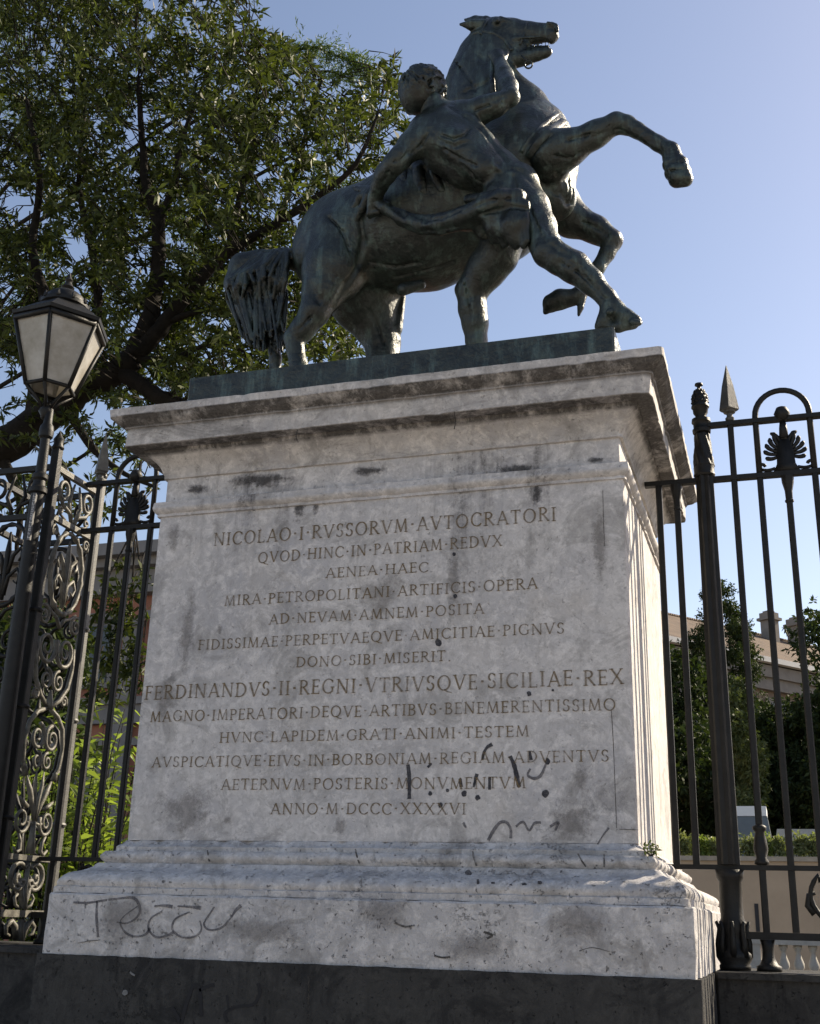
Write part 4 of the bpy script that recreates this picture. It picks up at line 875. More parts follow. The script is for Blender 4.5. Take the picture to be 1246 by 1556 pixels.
fl_ = empty('iron_fence', (-1.9, FY, ZW))
tag(fl_, 'black iron fence between the openwork pier and the left side of the pedestal', 'fence', 'iron fence runs beside the pedestal')
rails(-2.38, -1.31, fl_, False)
mb = MB(); mb.cbox((-2.38, FY - 0.03, ZB - 0.022), (-1.565, FY + 0.03, ZB + 0.012), 0.005); mb.build('rail', IRON, fl_)
spear(-2.285, fl_)
side_bar(-2.152, fl_); side_bar(-1.862, fl_); mid_bar(-2.007, fl_); hoop(-2.152, -1.862, fl_); palmette(-2.007, fl_); foot_scroll(-2.152, -1.862, fl_)
mb = MB(); cross_bar(mb, -1.70, FY, ZL + 0.0125, ZT + 0.05); mb.build('bar', IRON, fl_)
for x in (-2.285, -1.75): leg_block(x, fl_)

# openwork pier: four corner posts, rails round it and scrolled panels
PX1, PX0, PY0, PY1 = -2.40, -2.93, 0.50, 1.03
pier = empty('openwork_pier', (-2.665, 0.765, ZW))
tag(pier, 'square openwork cast iron pier of scrolls, standing in the fence left of the pedestal', 'fence pier')
IRON_POST_LIT = flat_mat('sunlit_post_iron', (0.075, 0.074, 0.066), 0.5, 0.45, 20, 0, 0.5, 0.25)  # same black iron, its colour lightened as if sunlit, for one back post
for x, y in ((PX1, PY0), (PX1, PY1), (PX0, PY0), (PX0, PY1)):
    mb = MB(); mb.cbox((x - 0.028, y - 0.028, ZW), (x + 0.028, y + 0.028, ZT + 0.12), 0.006)
    mb.cbox((x - 0.036, y - 0.036, ZW), (x + 0.036, y + 0.036, ZB - 0.03), 0.004)
    for z in (0.30, 0.95, 1.55): mb.lathe([(0.040, z - 0.012), (0.046, z), (0.040, z + 0.012)], (x, y, 0), 10)
    mb.lathe([(0.036, ZT + 0.12), (0.042, ZT + 0.13), (0.03, ZT + 0.16), (0.036, ZT + 0.19), (0.012, ZT + 0.23), (0.004, ZT + 0.25)], (x, y, 0), 12)
    mb.build('corner_post', IRON_POST_LIT if x == PX1 and y == PY1 else IRON, pier, auto=40)
for z, hh in ((ZT, 0.018), (ZM, 0.018), (ZL, 0.016), (ZB, 0.02)):
    for a, b in (((PX1 - 0.016, PY0 + 0.028), (PX1 + 0.016, PY1 - 0.028)), ((PX0 - 0.016, PY0 + 0.028), (PX0 + 0.016, PY1 - 0.028)), ((PX0 + 0.028, PY0 - 0.016), (PX1 - 0.028, PY0 + 0.016)), ((PX0 + 0.028, PY1 - 0.016), (PX1 - 0.028, PY1 + 0.016))):
        mb = MB(); mb.cbox((a[0], a[1], z - hh), (b[0], b[1], z + hh), 0.004); mb.build('rail', IRON_LIT if a[0] > -2.43 and b[0] > -2.39 else IRON, pier)  # rails on the sunny side take the painted sunlit tone
def spiral(c, r0, turns, a0, sg, n=26, e=0.80):
    return [(c[0] + sg * r0 * (1 - e * i / n) * math.cos(a0 + turns * 2 * math.pi * i / n), c[1] + r0 * (1 - e * i / n) * math.sin(a0 + turns * 2 * math.pi * i / n)) for i in range(n + 1)]
def panel_curves():
    C = []                                         # (points in (s,z), radius or list)
    for sg in (-1, 1):
        def X_(pts): return [(0.5 + sg * p[0], p[1]) for p in pts]
        # lyre between the two upper rails
        C.append((X_([(0.02, 2.20), (0.05, 2.26), (0.15, 2.29), (0.21, 2.35)] + [(0.16 + 0.055 * math.cos(a), 2.385 + 0.06 * math.sin(a)) for a in np.linspace(0, 5.6, 16)]), 0.020))
        C.append((X_([(0.03, 2.23), (0.08, 2.32), (0.05, 2.42), (0.03, 2.47)]), [0.024, 0.02, 0.014, 0.01]))
        C.append((X_([(0.10, 2.20), (0.17, 2.22), (0.20, 2.25)] + spiral((0.17, 2.245), 0.03, 1.0, 0, 1, 10)), 0.013))
        # oval wreath
        C.append((X_([(0.20 * math.sin(a), 1.86 - 0.27 * math.cos(a)) for a in np.linspace(0, math.pi, 18)]), [0.024 + 0.008 * math.sin(i * 2.6) for i in range(18)]))
        C.append((X_([(0.01, 1.66), (0.03, 1.78), (0.10, 1.83), (0.135, 1.78), (0.11, 1.73), (0.08, 1.75)]), [0.022, 0.02, 0.017, 0.015, 0.013, 0.01]))
        C.append((X_([(0.02, 1.80), (0.05, 1.92), (0.11, 1.97), (0.13, 1.92), (0.10, 1.88)]), [0.02, 0.02, 0.018, 0.014, 0.01]))
        C.append((X_(spiral((0.20, 1.545), 0.065, 1.6, 1.2, 1, 22)), 0.016)); C.append((X_(spiral((0.205, 2.10), 0.045, 1.4, -1.0, 1, 18)), 0.013))
        # paired C scrolls forming a heart
        C.append((X_(spiral((0.115, 1.36), 0.115, 1.7, 2.6, 1, 34)), [0.022 - 0.010 * i / 34 for i in range(35)]))
        C.append((X_([(0.22, 1.40), (0.235, 1.28), (0.20, 1.14), (0.12, 1.05), (0.02, 0.99)]), [0.017, 0.02, 0.022, 0.022, 0.02]))
        C.append((X_(spiral((0.075, 1.16), 0.07, 1.5, 1.6, 1, 22)), 0.014))
        C.append((X_(spiral((0.175, 1.05), 0.04, 1.4, -0.5, 1, 16)), 0.014))
        C.append((X_([(0.0, 1.50), (0.05, 1.56), (0.12, 1.58), (0.19, 1.62)]), [0.02, 0.018, 0.016, 0.012]))
        # great loop with inner scrolls
        C.append((X_([(0.03, 0.98), (0.12, 0.95), (0.20, 0.88), (0.235, 0.76), (0.215, 0.64), (0.16, 0.56)]), [0.022, 0.022, 0.022, 0.02, 0.02, 0.024]))
        C.append((X_(spiral((0.085, 0.80), 0.085, 1.5, 1.7, 1, 26)), [0.02 - 0.008 * i / 26 for i in range(27)])); C.append((X_(spiral((0.06, 0.66), 0.055, 1.4, 1.6, 1, 20)), 0.014))
        C.append((X_([(0.22, 0.62), (0.18, 0.60), (0.20, 0.55)]), [0.018, 0.024, 0.014]))
        # long leaves spreading from the stem
        C.append((X_([(0.01, 0.30), (0.05, 0.40), (0.10, 0.48), (0.155, 0.56)]), [0.010, 0.022, 0.028, 0.006])); C.append((X_([(0.01, 0.30), (0.02, 0.42), (0.04, 0.52), (0.045, 0.60)]), [0.010, 0.016, 0.018, 0.004]))
        C.append((X_(spiral((0.145, 0.30), 0.085, 1.6, 2.8, 1, 28)), [0.018 - 0.006 * i / 28 for i in range(29)])); C.append((X_([(0.0, 0.29), (0.05, 0.285), (0.09, 0.29)]), 0.014))
        C.append((X_([(0.10, 0.38), (0.15, 0.40), (0.20, 0.43)]), [0.02, 0.022, 0.008])); C.append((X_([(0.16, 0.22), (0.13, 0.18), (0.12, 0.13), (0.16, 0.11), (0.20, 0.14)]), [0.012, 0.016, 0.018, 0.016, 0.01]))
        # below the low rail
        C.append((X_([(0.02, 0.05)] + [(0.10 + 0.085 * math.cos(a), -0.02 + 0.075 * math.sin(a)) for a in np.linspace(2.4, -2.8, 16)] + spiral((0.10, -0.03), 0.04, 1, 3.4, 1, 10)), 0.020))
        C.append((X_([(0.0, -0.19), (0.03, -0.14), (0.05, -0.08), (0.11, -0.06), (0.14, -0.09)]), [0.03, 0.026, 0.02, 0.016, 0.010])); C.append((X_([(0.03, -0.2), (0.09, -0.18), (0.11, -0.14), (0.08, -0.12)]), 0.014))
        C.append((X_([(0.03, -0.37), (0.06, -0.30), (0.11, -0.27), (0.16, -0.30), (0.15, -0.34), (0.11, -0.35)]), [0.03, 0.03, 0.026, 0.02, 0.016, 0.012]))
    C.append(([(0.5, 1.63), (0.5, 1.80), (0.5, 1.95), (0.5, 2.08)], [0.02, 0.026, 0.030, 0.010])); C.append(([(0.5, 0.11), (0.5, 0.20), (0.5, 0.30)], [0.045, 0.03, 0.02]))
    C.append(([(0.5, 0.98), (0.5, 1.02), (0.5, 1.1)], [0.04, 0.035, 0.01])); C.append(([(0.5, -0.2), (0.5, -0.1), (0.5, 0.06)], [0.04, 0.02, 0.02])); C.append(([(0.5, -0.38), (0.5, -0.3), (0.5, -0.26)], [0.05, 0.03, 0.03]))
    return C
def scroll_panel(o, du, mat):
    mb = MB(); o = Vector(o); du = Vector(du)
    for pts, r in panel_curves():
        P = [o + du * (0.5 + (p[0] - 0.5) * 1.62) + Vector((0, 0, p[1])) for p in pts]
        rr = [x * 0.68 for x in r] if hasattr(r, '__len__') else r * 0.68
        mb.tube(P, rr, 7)
    return mb.build('scroll_panel', mat, pier, True)
scroll_panel((PX1, PY0, 0), (0, PY1 - PY0, 0), IRON_LIT)  # sun-facing panel uses the lightened copy, the others stay black
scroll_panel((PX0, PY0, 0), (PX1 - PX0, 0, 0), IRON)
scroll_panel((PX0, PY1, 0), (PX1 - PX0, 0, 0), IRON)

# lamp on its pole beside the pier
lamp = empty('street_lamp', (-2.44, 0.40, ZW)); tag(lamp, 'six sided street lantern with frosted panes on a black iron pole beside the pier', 'street lamp')
LX, LY = -2.43, 0.40
mb = MB(); mb.lathe([(0.085, ZW), (0.085, ZW + 0.05), (0.066, ZW + 0.09), (0.058, 0.3), (0.050, 1.2), (0.042, 2.28), (0.056, 2.29), (0.056, 2.32), (0.042, 2.335), (0.038, 2.37), (0.050, 2.385), (0.050, 2.41), (0.034, 2.43), (0.030, 2.66), (0.044, 2.675), (0.048, 2.71), (0.042, 2.75), (0.028, 2.77), (0.026, 2.87)], (LX, LY, 0), 18)
pole = mb.build('pole', IRON, lamp, auto=35)
mb = MB(); fx, fy = 0.022, -0.058                     # worn strip of small pale characters up the pole
strp = flat_mat('worn_sticker', (0.10, 0.10, 0.105), 0.6, 0.3, 40); pale = flat_mat('sticker_lettering', (0.42, 0.42, 0.43), 0.6, 0.2, 40)
mb.box((LX + 0.004, LY - 0.0520, 1.96), (LX + 0.026, LY - 0.036, 2.27)); stk = mb.build('sticker', strp, pole)
mb = MB(); r_ = random.Random(4)
for i in range(12):
    z = 1.972 + i * 0.0245; a = LX + 0.008; d_ = r_.random()
    mb.box((a, LY - 0.0535, z), (a + 0.018, LY - 0.0518, z + 0.004)); mb.box((a + (0 if d_ < 0.5 else 0.014), LY - 0.0535, z + 0.004), (a + (0.004 if d_ < 0.5 else 0.018), LY - 0.0518, z + 0.016))
    if d_ > 0.3: mb.box((a, LY - 0.0535, z + 0.013), (a + 0.018, LY - 0.0518, z + 0.017))
mb.build('sticker_marks', pale, stk)
bc = Vector(aty(76, 592, LY)); tc = Vector(aty(93, 505, LY)); ax = (tc - bc); hz = ax.length * 1.02; ax.normalize()
ax = Vector((ax.x * 0.6, 0, ax.z)).normalized()
qx = Vector((1, 0, 0)) - ax * ax.x; qx.normalize(); qy = ax.cross(qx)
RB, RT, ROT = 0.158, 0.300, R_(-8)
def hexp(r, h, k, rot=ROT): 
    a = rot + k * math.pi / 3; return bc + ax * h + (qx * math.cos(a) + qy * math.sin(a)) * r
HG = hz * 1.0
gm, t, b, L = newmat('frosted_glass'); P = coords(t); n_ = nz(t, P, 7, 5, 0.65)
gc = ramp(t, n_, [(0.3, (0.40, 0.37, 0.31)), (0.7, (0.66, 0.645, 0.61))]); L.new(gc, b.inputs['Base Color']); b.inputs['Roughness'].default_value = 0.35
tr_ = N(t, 'ShaderNodeBsdfTranslucent'); L.new(gc, tr_.inputs[0]); ms = N(t, 'ShaderNodeMixShader'); ms.inputs[0].default_value = 0.42
L.new(b.outputs[0], ms.inputs[1]); L.new(tr_.outputs[0], ms.inputs[2]); L.new(ms.outputs[0], t.nodes['Material Output'].inputs[0])
lan = MB()
for k in range(6):
    lan.tube([hexp(RB, -0.01, k), hexp(RT, HG, k)], 0.014, 6); lan.tube([hexp(RB, 0, k), hexp(RB, 0, k + 1)], 0.014, 6); lan.tube([hexp(RT, HG, k), hexp(RT, HG, k + 1)], 0.020, 6)
    lan.tube([hexp(RB, -0.005, k), bc - ax * 0.08 + (hexp(RB, 0, k) - bc) * 0.45, bc - ax * 0.15 + (hexp(RB, 0, k) - bc) * 0.12], [0.012, 0.011, 0.012], 6)
frame = lan.build('lantern_frame', IRON, lamp, True)
for k in range(6):
    mb = MB(); a, b_, c, d_ = hexp(RB * 0.97, 0.004, k), hexp(RB * 0.97, 0.004, k + 1), hexp(RT * 0.97, HG - 0.004, k + 1), hexp(RT * 0.97, HG - 0.004, k); nrm = (b_ - a).cross(d_ - a).normalized() * 0.003
    mb.add([a, b_, c, d_, a - nrm, b_ - nrm, c - nrm, d_ - nrm], [(0, 1, 2, 3), (7, 6, 5, 4), (0, 4, 5, 1), (1, 5, 6, 2), (2, 6, 7, 3), (3, 7, 4, 0)])
    mb.build('pane', gm, frame)
mb = MB(); mb.tube([tuple(bc - ax * 0.03), tuple(bc + ax * HG * 0.35)], 0.022, 8); mb.lathe([(0.012, 0), (0.045, 0.04), (0.055, 0.10), (0.04, 0.16), (0.01, 0.19)], tuple(bc + ax * HG * 0.35), 12, axis=tuple(ax)); mb.build('lamp_fitting', gm, lamp, True)
mb = MB()
def hexring(mb, rings):
    vs = [hexp(r, h, k) for r, h in rings for k in range(6)]; n = len(rings)
    mb.add(vs, [(i * 6 + k, i * 6 + (k + 1) % 6, (i + 1) * 6 + (k + 1) % 6, (i + 1) * 6 + k) for i in range(n - 1) for k in range(6)] + [tuple(range(5, -1, -1)), tuple((n - 1) * 6 + k for k in range(6))])
hexring(mb, [(RT * 1.02, HG + 0.018), (RT * 1.08, HG + 0.022), (RT * 1.10, HG + 0.045), (RT * 1.0, HG + 0.06), (RT * 0.62, HG + 0.15), (RT * 0.55, HG + 0.155), (RT * 0.55, HG + 0.165)])
roof = mb.build('lantern_roof', IRON, lamp, False)
mb = MB(); q_ = bc + ax * HG
mb.lathe([(RT * 0.50, 0.166), (RT * 0.54, 0.175), (RT * 0.54, 0.20), (RT * 0.44, 0.215), (RT * 0.42, 0.25), (RT * 0.28, 0.285), (RT * 0.14, 0.30), (0.03, 0.31), (0.045, 0.33), (0.03, 0.35), (0.02, 0.37), (0.028, 0.385), (0.012, 0.41), (0.004, 0.44)], tuple(q_), 14, axis=tuple(ax))
for i in range(10):
    a = 2 * math.pi * i / 10; p = q_ + ax * 0.20 + (qx * math.cos(a) + qy * math.sin(a)) * RT * 0.52; mb.lathe([(0.012, -0.01), (0.016, 0.0), (0.010, 0.025), (0.002, 0.035)], tuple(p), 6)
mb.build('lantern_crown', IRON, roof, auto=40)
mb = MB(); mb.lathe([(0.026, -0.02), (0.03, 0), (0.05, 0.03), (0.035, 0.06), (0.03, 0.09)], tuple(bc - ax * 0.19), 12, axis=tuple(ax)); mb.tube([(LX, LY, 2.86), tuple(bc - ax * 0.19)], 0.026, 10); mb.build('lantern_stem', IRON, lamp, True)

# ------------------------------------------------------------------ low dark walls that carry the fence
for nm, x0, x1, lab in (('fence_base_wall', 1.574, 14.0, 'low dark stone wall carrying the iron fence right of the pedestal'), ('fence_base_wall', -14.0, -1.574, 'low dark stone wall carrying the iron fence left of the pedestal')):
    mb = MB(); mb.cbox((x0, 0.56 if x0 > 0 else 0.30, GZ), (x1, 1.25, ZW - 0.03), 0.01); mb.cbox((x0, 0.535 if x0 > 0 else 0.27, ZW - 0.0298), (x1, 1.28, ZW - 0.001), 0.012)
    tag(mb.build(nm, BASALT, None), lab, 'wall', 'dark walls under the fence')
# ------------------------------------------------------------------ foliage
def unit(a): return a / (np.linalg.norm(a, axis=-1, keepdims=True) + 1e-9)
def leaf_mesh(name, base, d, L, W, mat, parent, droop=0.0):
    n = len(base); rv = unit(rng.normal(size=(n, 3))); s = unit(np.cross(d, rv)); nn = np.cross(d, s)
    L = np.asarray(L).reshape(-1, 1) * np.ones((n, 1)); W = np.asarray(W).reshape(-1, 1) * np.ones((n, 1))
    tip = base + d * L + np.array([0, 0, -1.0]) * droop * L; mid = base + d * L * 0.5 + nn * W * 0.22
    V = np.stack([base, mid + s * W / 2, tip, mid - s * W / 2], 1).reshape(-1, 3)
    me = bpy.data.meshes.new(name); me.vertices.add(4 * n); me.vertices.foreach_set('co', V.astype(np.float32).ravel())
    me.loops.add(4 * n); me.loops.foreach_set('vertex_index', np.arange(4 * n, dtype=np.int32)); me.polygons.add(n)
    me.polygons.foreach_set('loop_start', np.arange(0, 4 * n, 4, dtype=np.int32)); me.polygons.foreach_set('loop_total', np.full(n, 4, np.int32))
    me.update(calc_edges=True); me.validate()
    return link(name, me, mat, parent)
def whorls(cent, axis, per, spread=0.75):      # leaves fanned round twig ends
    n = len(cent); a = np.repeat(unit(axis), per, 0); c = np.repeat(cent, per, 0)
    d = unit(a * (1 - spread) + unit(rng.normal(size=(n * per, 3))) * spread * 1.1)
    t = rng.uniform(-0.10, 0.02, (n * per, 1)); return c + a * t, d
def inpoly(x, y, poly):
    r = False; j = len(poly) - 1
    for i in range(len(poly)):
        (xi, yi), (xj, yj) = poly[i], poly[j]
        if (yi > y) != (yj > y) and x < (xj - xi) * (y - yi) / (yj - yi) + xi: r = not r
        j = i
    return r
LEAF = leaf_mat('laurel_leaf', (0.014, 0.022, 0.007), (0.078, 0.096, 0.024), 0.27, 0.5)
LEAF_D = leaf_mat('dark_evergreen_leaf', (0.020, 0.034, 0.013), (0.052, 0.072, 0.026), 0.18, 0.7)
LEAF_M = leaf_mat('olive_leaf', (0.060, 0.080, 0.030), (0.110, 0.130, 0.055), 0.25, 0.5)
LEAF_B = leaf_mat('bright_leaf', (0.10, 0.14, 0.030), (0.21, 0.26, 0.075), 0.42, 0.42)
LEAF_C = leaf_mat('cedar_needle', (0.045, 0.075, 0.022), (0.10, 0.14, 0.045), 0.25, 0.55)
BARK = flat_mat('bark', (0.016, 0.0135, 0.011), 0.95, 0.45, 9, 0, 0.2, 0.9)

tree = empty('laurel_tree', (-7.6, 5.6, GZ)); tag(tree, 'large dark evergreen tree with glossy pointed leaves spreading behind the lamp and the horse', 'tree')
def limb(pts, y0=5.0, name='limb'):
    P = []; R = []
    for p in pts:
        y = p[3] if len(p) > 3 else y0; q = aty(p[0], p[1], y); P.append(Vector(q)); R.append(p[2] * mpp(q))
    S = []; SR = []
    for i in range(len(P) - 1):
        p0, p1, p2, p3 = P[max(i - 1, 0)], P[i], P[i + 1], P[min(i + 2, len(P) - 1)]
        for k in range(6):
            t = k / 6; S.append(0.5 * ((2 * p1) + (p2 - p0) * t + (2 * p0 - 5 * p1 + 4 * p2 - p3) * t * t + (3 * p1 - p0 - 3 * p2 + p3) * t ** 3) + Vector((noise.noise(p1 * 3 + Vector((k, 0, 0))), 0, noise.noise(p1 * 5 + Vector((0, k, 0))))) * R[i] * 0.35); SR.append((R[i] + (R[i + 1] - R[i]) * t) * (1 + 0.12 * noise.noise(p1 * 9 + Vector((0, 0, k)))))
    S.append(P[-1]); SR.append(R[-1]); mb = MB(); mb.tube([tuple(p) for p in S], SR, 9); return mb.build(name, BARK, tree, True), S
mb = MB(); tk = [Vector((-7.6, 5.6, GZ)), Vector((-7.55, 5.5, 0.5)), Vector((-7.4, 5.35, 2.6)), Vector((-7.1, 5.15, 4.0)), Vector(aty(-40, 712, 5.0))]
mb.tube([tuple(p) for p in tk], [0.44, 0.36, 0.32, 0.29, 0.25], 12); mb.build('trunk', BARK, tree, True)
TW = []
for pts in ([(-42, 708, 32), (60, 642, 26), (130, 590, 22), (205, 545, 18)], [(205, 545, 17), (232, 460, 13), (241, 390, 11), (238, 330, 10), (222, 280, 7), (215, 200, 5), (210, 120, 3)],
            [(205, 545, 15), (250, 490, 12), (300, 430, 10), (345, 385, 9), (420, 340, 7), (480, 300, 5), (540, 250, 4), (575, 170, 2)], [(185, 565, 13), (240, 600, 12), (290, 622, 9), (340, 640, 5)],
            [(239, 345, 7), (265, 280, 6), (275, 220, 4), (300, 150, 3), (330, 80, 2)], [(60, 642, 20), (55, 560, 12), (70, 470, 9), (50, 380, 7), (60, 270, 5), (40, 150, 3)], [(345, 385, 6), (365, 300, 5), (385, 220, 4), (390, 120, 3), (380, 40, 2)],
            [(130, 590, 9), (150, 480, 7), (140, 380, 6), (120, 280, 4), (130, 160, 3)], [(420, 340, 5), (450, 260, 3.5), (470, 180, 2.5), (490, 120, 1.5)], [(100, 615, 8), (140, 680, 6), (190, 720, 4), (236, 740, 2.5)], [(40, 655, 9), (90, 700, 6), (110, 760, 3)], [(0, 690, 10), (30, 760, 6), (25, 840, 3)],
            [(250, 490, 6), (320, 470, 4), (400, 480, 3), (500, 470, 2.5), (560, 500, 1.5)], [(205, 545, 6), (260, 545, 5), (330, 520, 3), (380, 540, 2)]):
    TW.append(limb(pts)[1])
POLY = [(-80, -80), (372, -80), (388, 0), (398, 40), (432, 62), (468, 80), (505, 118), (528, 140), (556, 116), (588, 84), (606, 86), (618, 140), (628, 230), (600, 330), (570, 430), (548, 545), (300, 600), (250, 625), (175, 620), (120, 575), (0, 545), (-80, 560)]
GAPS = [(214, 175, 20), (205, 212, 24), (30, 318, 30), (62, 330, 16), (122, 372, 24), (112, 425, 26), (16, 455, 24), (402, 262, 20), (40, 172, 9), (447, 112, 15), (500, 142, 15), (330, 10, 9), (232, 8, 10), (550, 232, 12), (590, 205, 16), (185, 290, 9), (8, 285, 12), (590, 160, 10), (470, 225, 8), (300, 380, 9), (250, 400, 8)]
cs = []; ax_ = []
tp = np.array([tuple(p) for s in TW for p in s])
tpp = []
for s_ in TW[:4] + TW[5:6]:
    for q in s_:
        d_ = np.array(q) - CAM; z_ = d_ @ CF; tpp.append((623 + FOC * (d_ @ CR) / z_, 778 - FOC * (d_ @ CU) / z_))
tpp = np.array(tpp)
while len(cs) < 5300:
    px, py = rng.uniform(-80, 628), rng.uniform(-80, 625)
    if not inpoly(px, py, POLY): continue
    if any((px - gx) ** 2 + (py - gy) ** 2 < gr_ ** 2 for gx, gy, gr_ in GAPS) and rng.random() < 0.93: continue
    if px > 430 and rng.random() < 0.30: continue
    y = rng.normal(5.1, 1.0)
    if ((tpp - (px, py)) ** 2).sum(1).min() < (26 if py > 450 else 12) ** 2: y = max(y, 5.2 + 0.5 * rng.random())
    p = aty(px, py, y)
    if noise.noise(Vector(p) * 1.5) + 0.35 * noise.noise(Vector(p) * 4) < -0.10: continue
    q = tp[np.argmin(((tp - p) ** 2).sum(1))]; cs.append(p); a = p - q; ax_.append(a / (np.linalg.norm(a) + 1e-6) + np.array([0.15, -0.1, 0.55]))
for _ in range(900):                                      # the crown above and left of the view
    px, py = rng.uniform(-420, 380), rng.uniform(-420, 560)
    if px > -80 and py > -80: continue
    cs.append(aty(px, py, rng.normal(5.2, 1.0))); ax_.append(np.array([0.2, -0.1, 0.7]) + rng.normal(0, .4, 3))
for _ in range(150):                                      # thin growth under the crown
    px, py = rng.uniform(-40, 250), rng.uniform(560, 780)
    if px > 150 and py < 640: continue
    cs.append(aty(px, py, rng.normal(4.8, 0.5))); ax_.append(np.array([0.3, -0.2, -0.2]) + rng.normal(0, .5, 3))
for _ in range(60):                                       # drooping sprigs in front of the palace
    t = rng.random(); cs.append(aty(rng.normal(185 - 10 * t, 30), 870 + 180 * t + rng.normal(0, 14), 3.6)); ax_.append(np.array([0.2, -0.2, -0.3]) + rng.normal(0, .5, 3))
cs = np.array(cs); ax_ = np.array(ax_)
b_, d_ = whorls(cs, ax_, 15, 0.72)
leaf_mesh('crown', b_, d_, rng.uniform(0.06, 0.165, len(b_)), rng.uniform(0.020, 0.044, len(b_)), LEAF, tree, 0.12)
mb = MB()
for i in range(0, len(cs), 2):
    q = tp[np.argmin(((tp - cs[i]) ** 2).sum(1))]; v = q - cs[i]; l = np.linalg.norm(v)
    if l > 0.05: 
        e = cs[i] + v / l * min(l, 0.45); mb.tube([cs[i], (cs[i] + e) / 2 + rng.normal(0, 0.02, 3), e], [0.004, 0.006, 0.009], 4)
s0 = aty(205, 800, 3.9)
for q in ((200, 880), (170, 1010), (215, 1000), (150, 950), (190, 1050)): mb.tube([aty(214, 700, 4.6), s0, aty(q[0] + 8, q[1] - 60, 3.7), aty(q[0], q[1], 3.6)], [0.016, 0.011, 0.007, 0.003], 5)
mb.build('twigs', BARK, tree, True)

cedar = empty('cedar_tree', (-14.0, 11.5, GZ)); tag(cedar, 'feathery needled cedar tree partly showing behind the large evergreen', 'tree')
mb = MB(); mb.tube([(-14.0, 11.5, GZ), (-13.9, 11.5, 5), (-13.7, 11.5, 11), (-13.6, 11.5, 17)], [0.45, 0.36, 0.24, 0.08], 10); mb.build('trunk', BARK, cedar, True)
bb = []; bd = []
for pts, dens in (([(360, 120), (430, 78), (480, 72), (530, 92), (556, 104)], 75), ([(380, 130), (450, 110), (500, 108), (530, 118)], 40), ([(20, 210), (45, 165), (70, 190)], 60), ([(0, 170), (30, 150), (62, 210)], 60), ([(20, 470), (50, 440), (95, 455)], 60), ([(30, 425), (70, 430), (100, 440)], 40), ([(260, 330), (290, 345), (310, 400)], 60), ([(280, 420), (320, 400), (345, 430)], 40), ([(130, 140), (170, 120), (205, 150)], 40), ([(0, 20), (20, 40), (35, 90)], 40), ([(440, 240), (480, 250), (520, 280)], 40), ([(130, 690), (165, 660), (200, 668)], 25)):
    Q = [aty(px, py, 8.6) for px, py in pts]
    mb = MB(); mb.tube([tuple(Vector((-13.8, 11.5, float(Q[0][2]) - 0.8)))] + [tuple(q) for q in Q], [0.05] + [0.03 - 0.02 * i / len(Q) for i in range(len(Q))], 5); mb.build('limb', BARK, cedar, True)
    for a, b in zip(Q[:-1], Q[1:]):
        for _ in range(dens):
            t = rng.random(); p = a + (b - a) * t + rng.normal(0, 0.07, 3); dd = unit((b - a)) * 0.6 + rng.normal(0, 0.5, 3); dd[2] -= 0.25; dd = unit(dd); ln = rng.uniform(0.15, 0.32)
            for k in range(12):
                bb.append(p + dd * ln * k / 9); bd.append(unit(dd * 0.7 + rng.normal(0, 0.6, 3)))
leaf_mesh('crown', np.array(bb), np.array(bd), 0.085, 0.019, LEAF_C, cedar)

def crown(name, lobes, n, L, W, mat, parent, per=8, shell=0.55, spread=0.8):
    vol = np.array([l[3] * l[3] if len(l) == 4 else l[3] * l[5] for l in lobes]); pr = vol / vol.sum(); idx = rng.choice(len(lobes), n, p=pr)
    u = unit(rng.normal(size=(n, 3))); r = rng.uniform(shell, 1.0, (n, 1)) * (1 + 0.18 * np.array([[noise.noise(Vector(q) * 3.0 + Vector((i_, 0, 0)))] for q, i_ in zip(u, idx)]))
    c = np.array([lobes[i][:3] for i in idx], float); rad = np.array([(lobes[i][3], lobes[i][4] if len(lobes[i]) > 4 else lobes[i][3], lobes[i][5] if len(lobes[i]) > 5 else lobes[i][3]) for i in idx])
    p = c + u * r * rad; b, d = whorls(p, u + np.array([0, 0, 0.35]), per, spread)
    return leaf_mesh(name, b, d, rng.uniform(L * 0.7, L * 1.25, len(b)), rng.uniform(W * 0.75, W * 1.25, len(b)), mat, parent, 0.1)
def simple_tree(name, label, x, y, lobes, n, L, W, mat, tr_=0.22, top=3.0, per=8, shell=0.55, group=None):
    t = empty(name, (x, y, GZ)); tag(t, label, 'tree', group)
    mb = MB(); mb.tube([(x, y, GZ), (x + 0.05, y, GZ + top * 0.5), (x, y + 0.05, GZ + top), (x, y, GZ + top * 1.6)], [tr_, tr_ * 0.8, tr_ * 0.6, tr_ * 0.2], 9); mb.build('trunk', BARK, t, True)
    crown('crown', lobes, n, L, W, mat, t, per, shell); return t
def scat(x0, x1, y, z0, z1, r, k, seed):
    q = random.Random(seed); return [(q.uniform(x0, x1), y + q.uniform(-1.2, 1.2), q.uniform(z0, z1), r * q.uniform(0.7, 1.2)) for _ in range(k)]
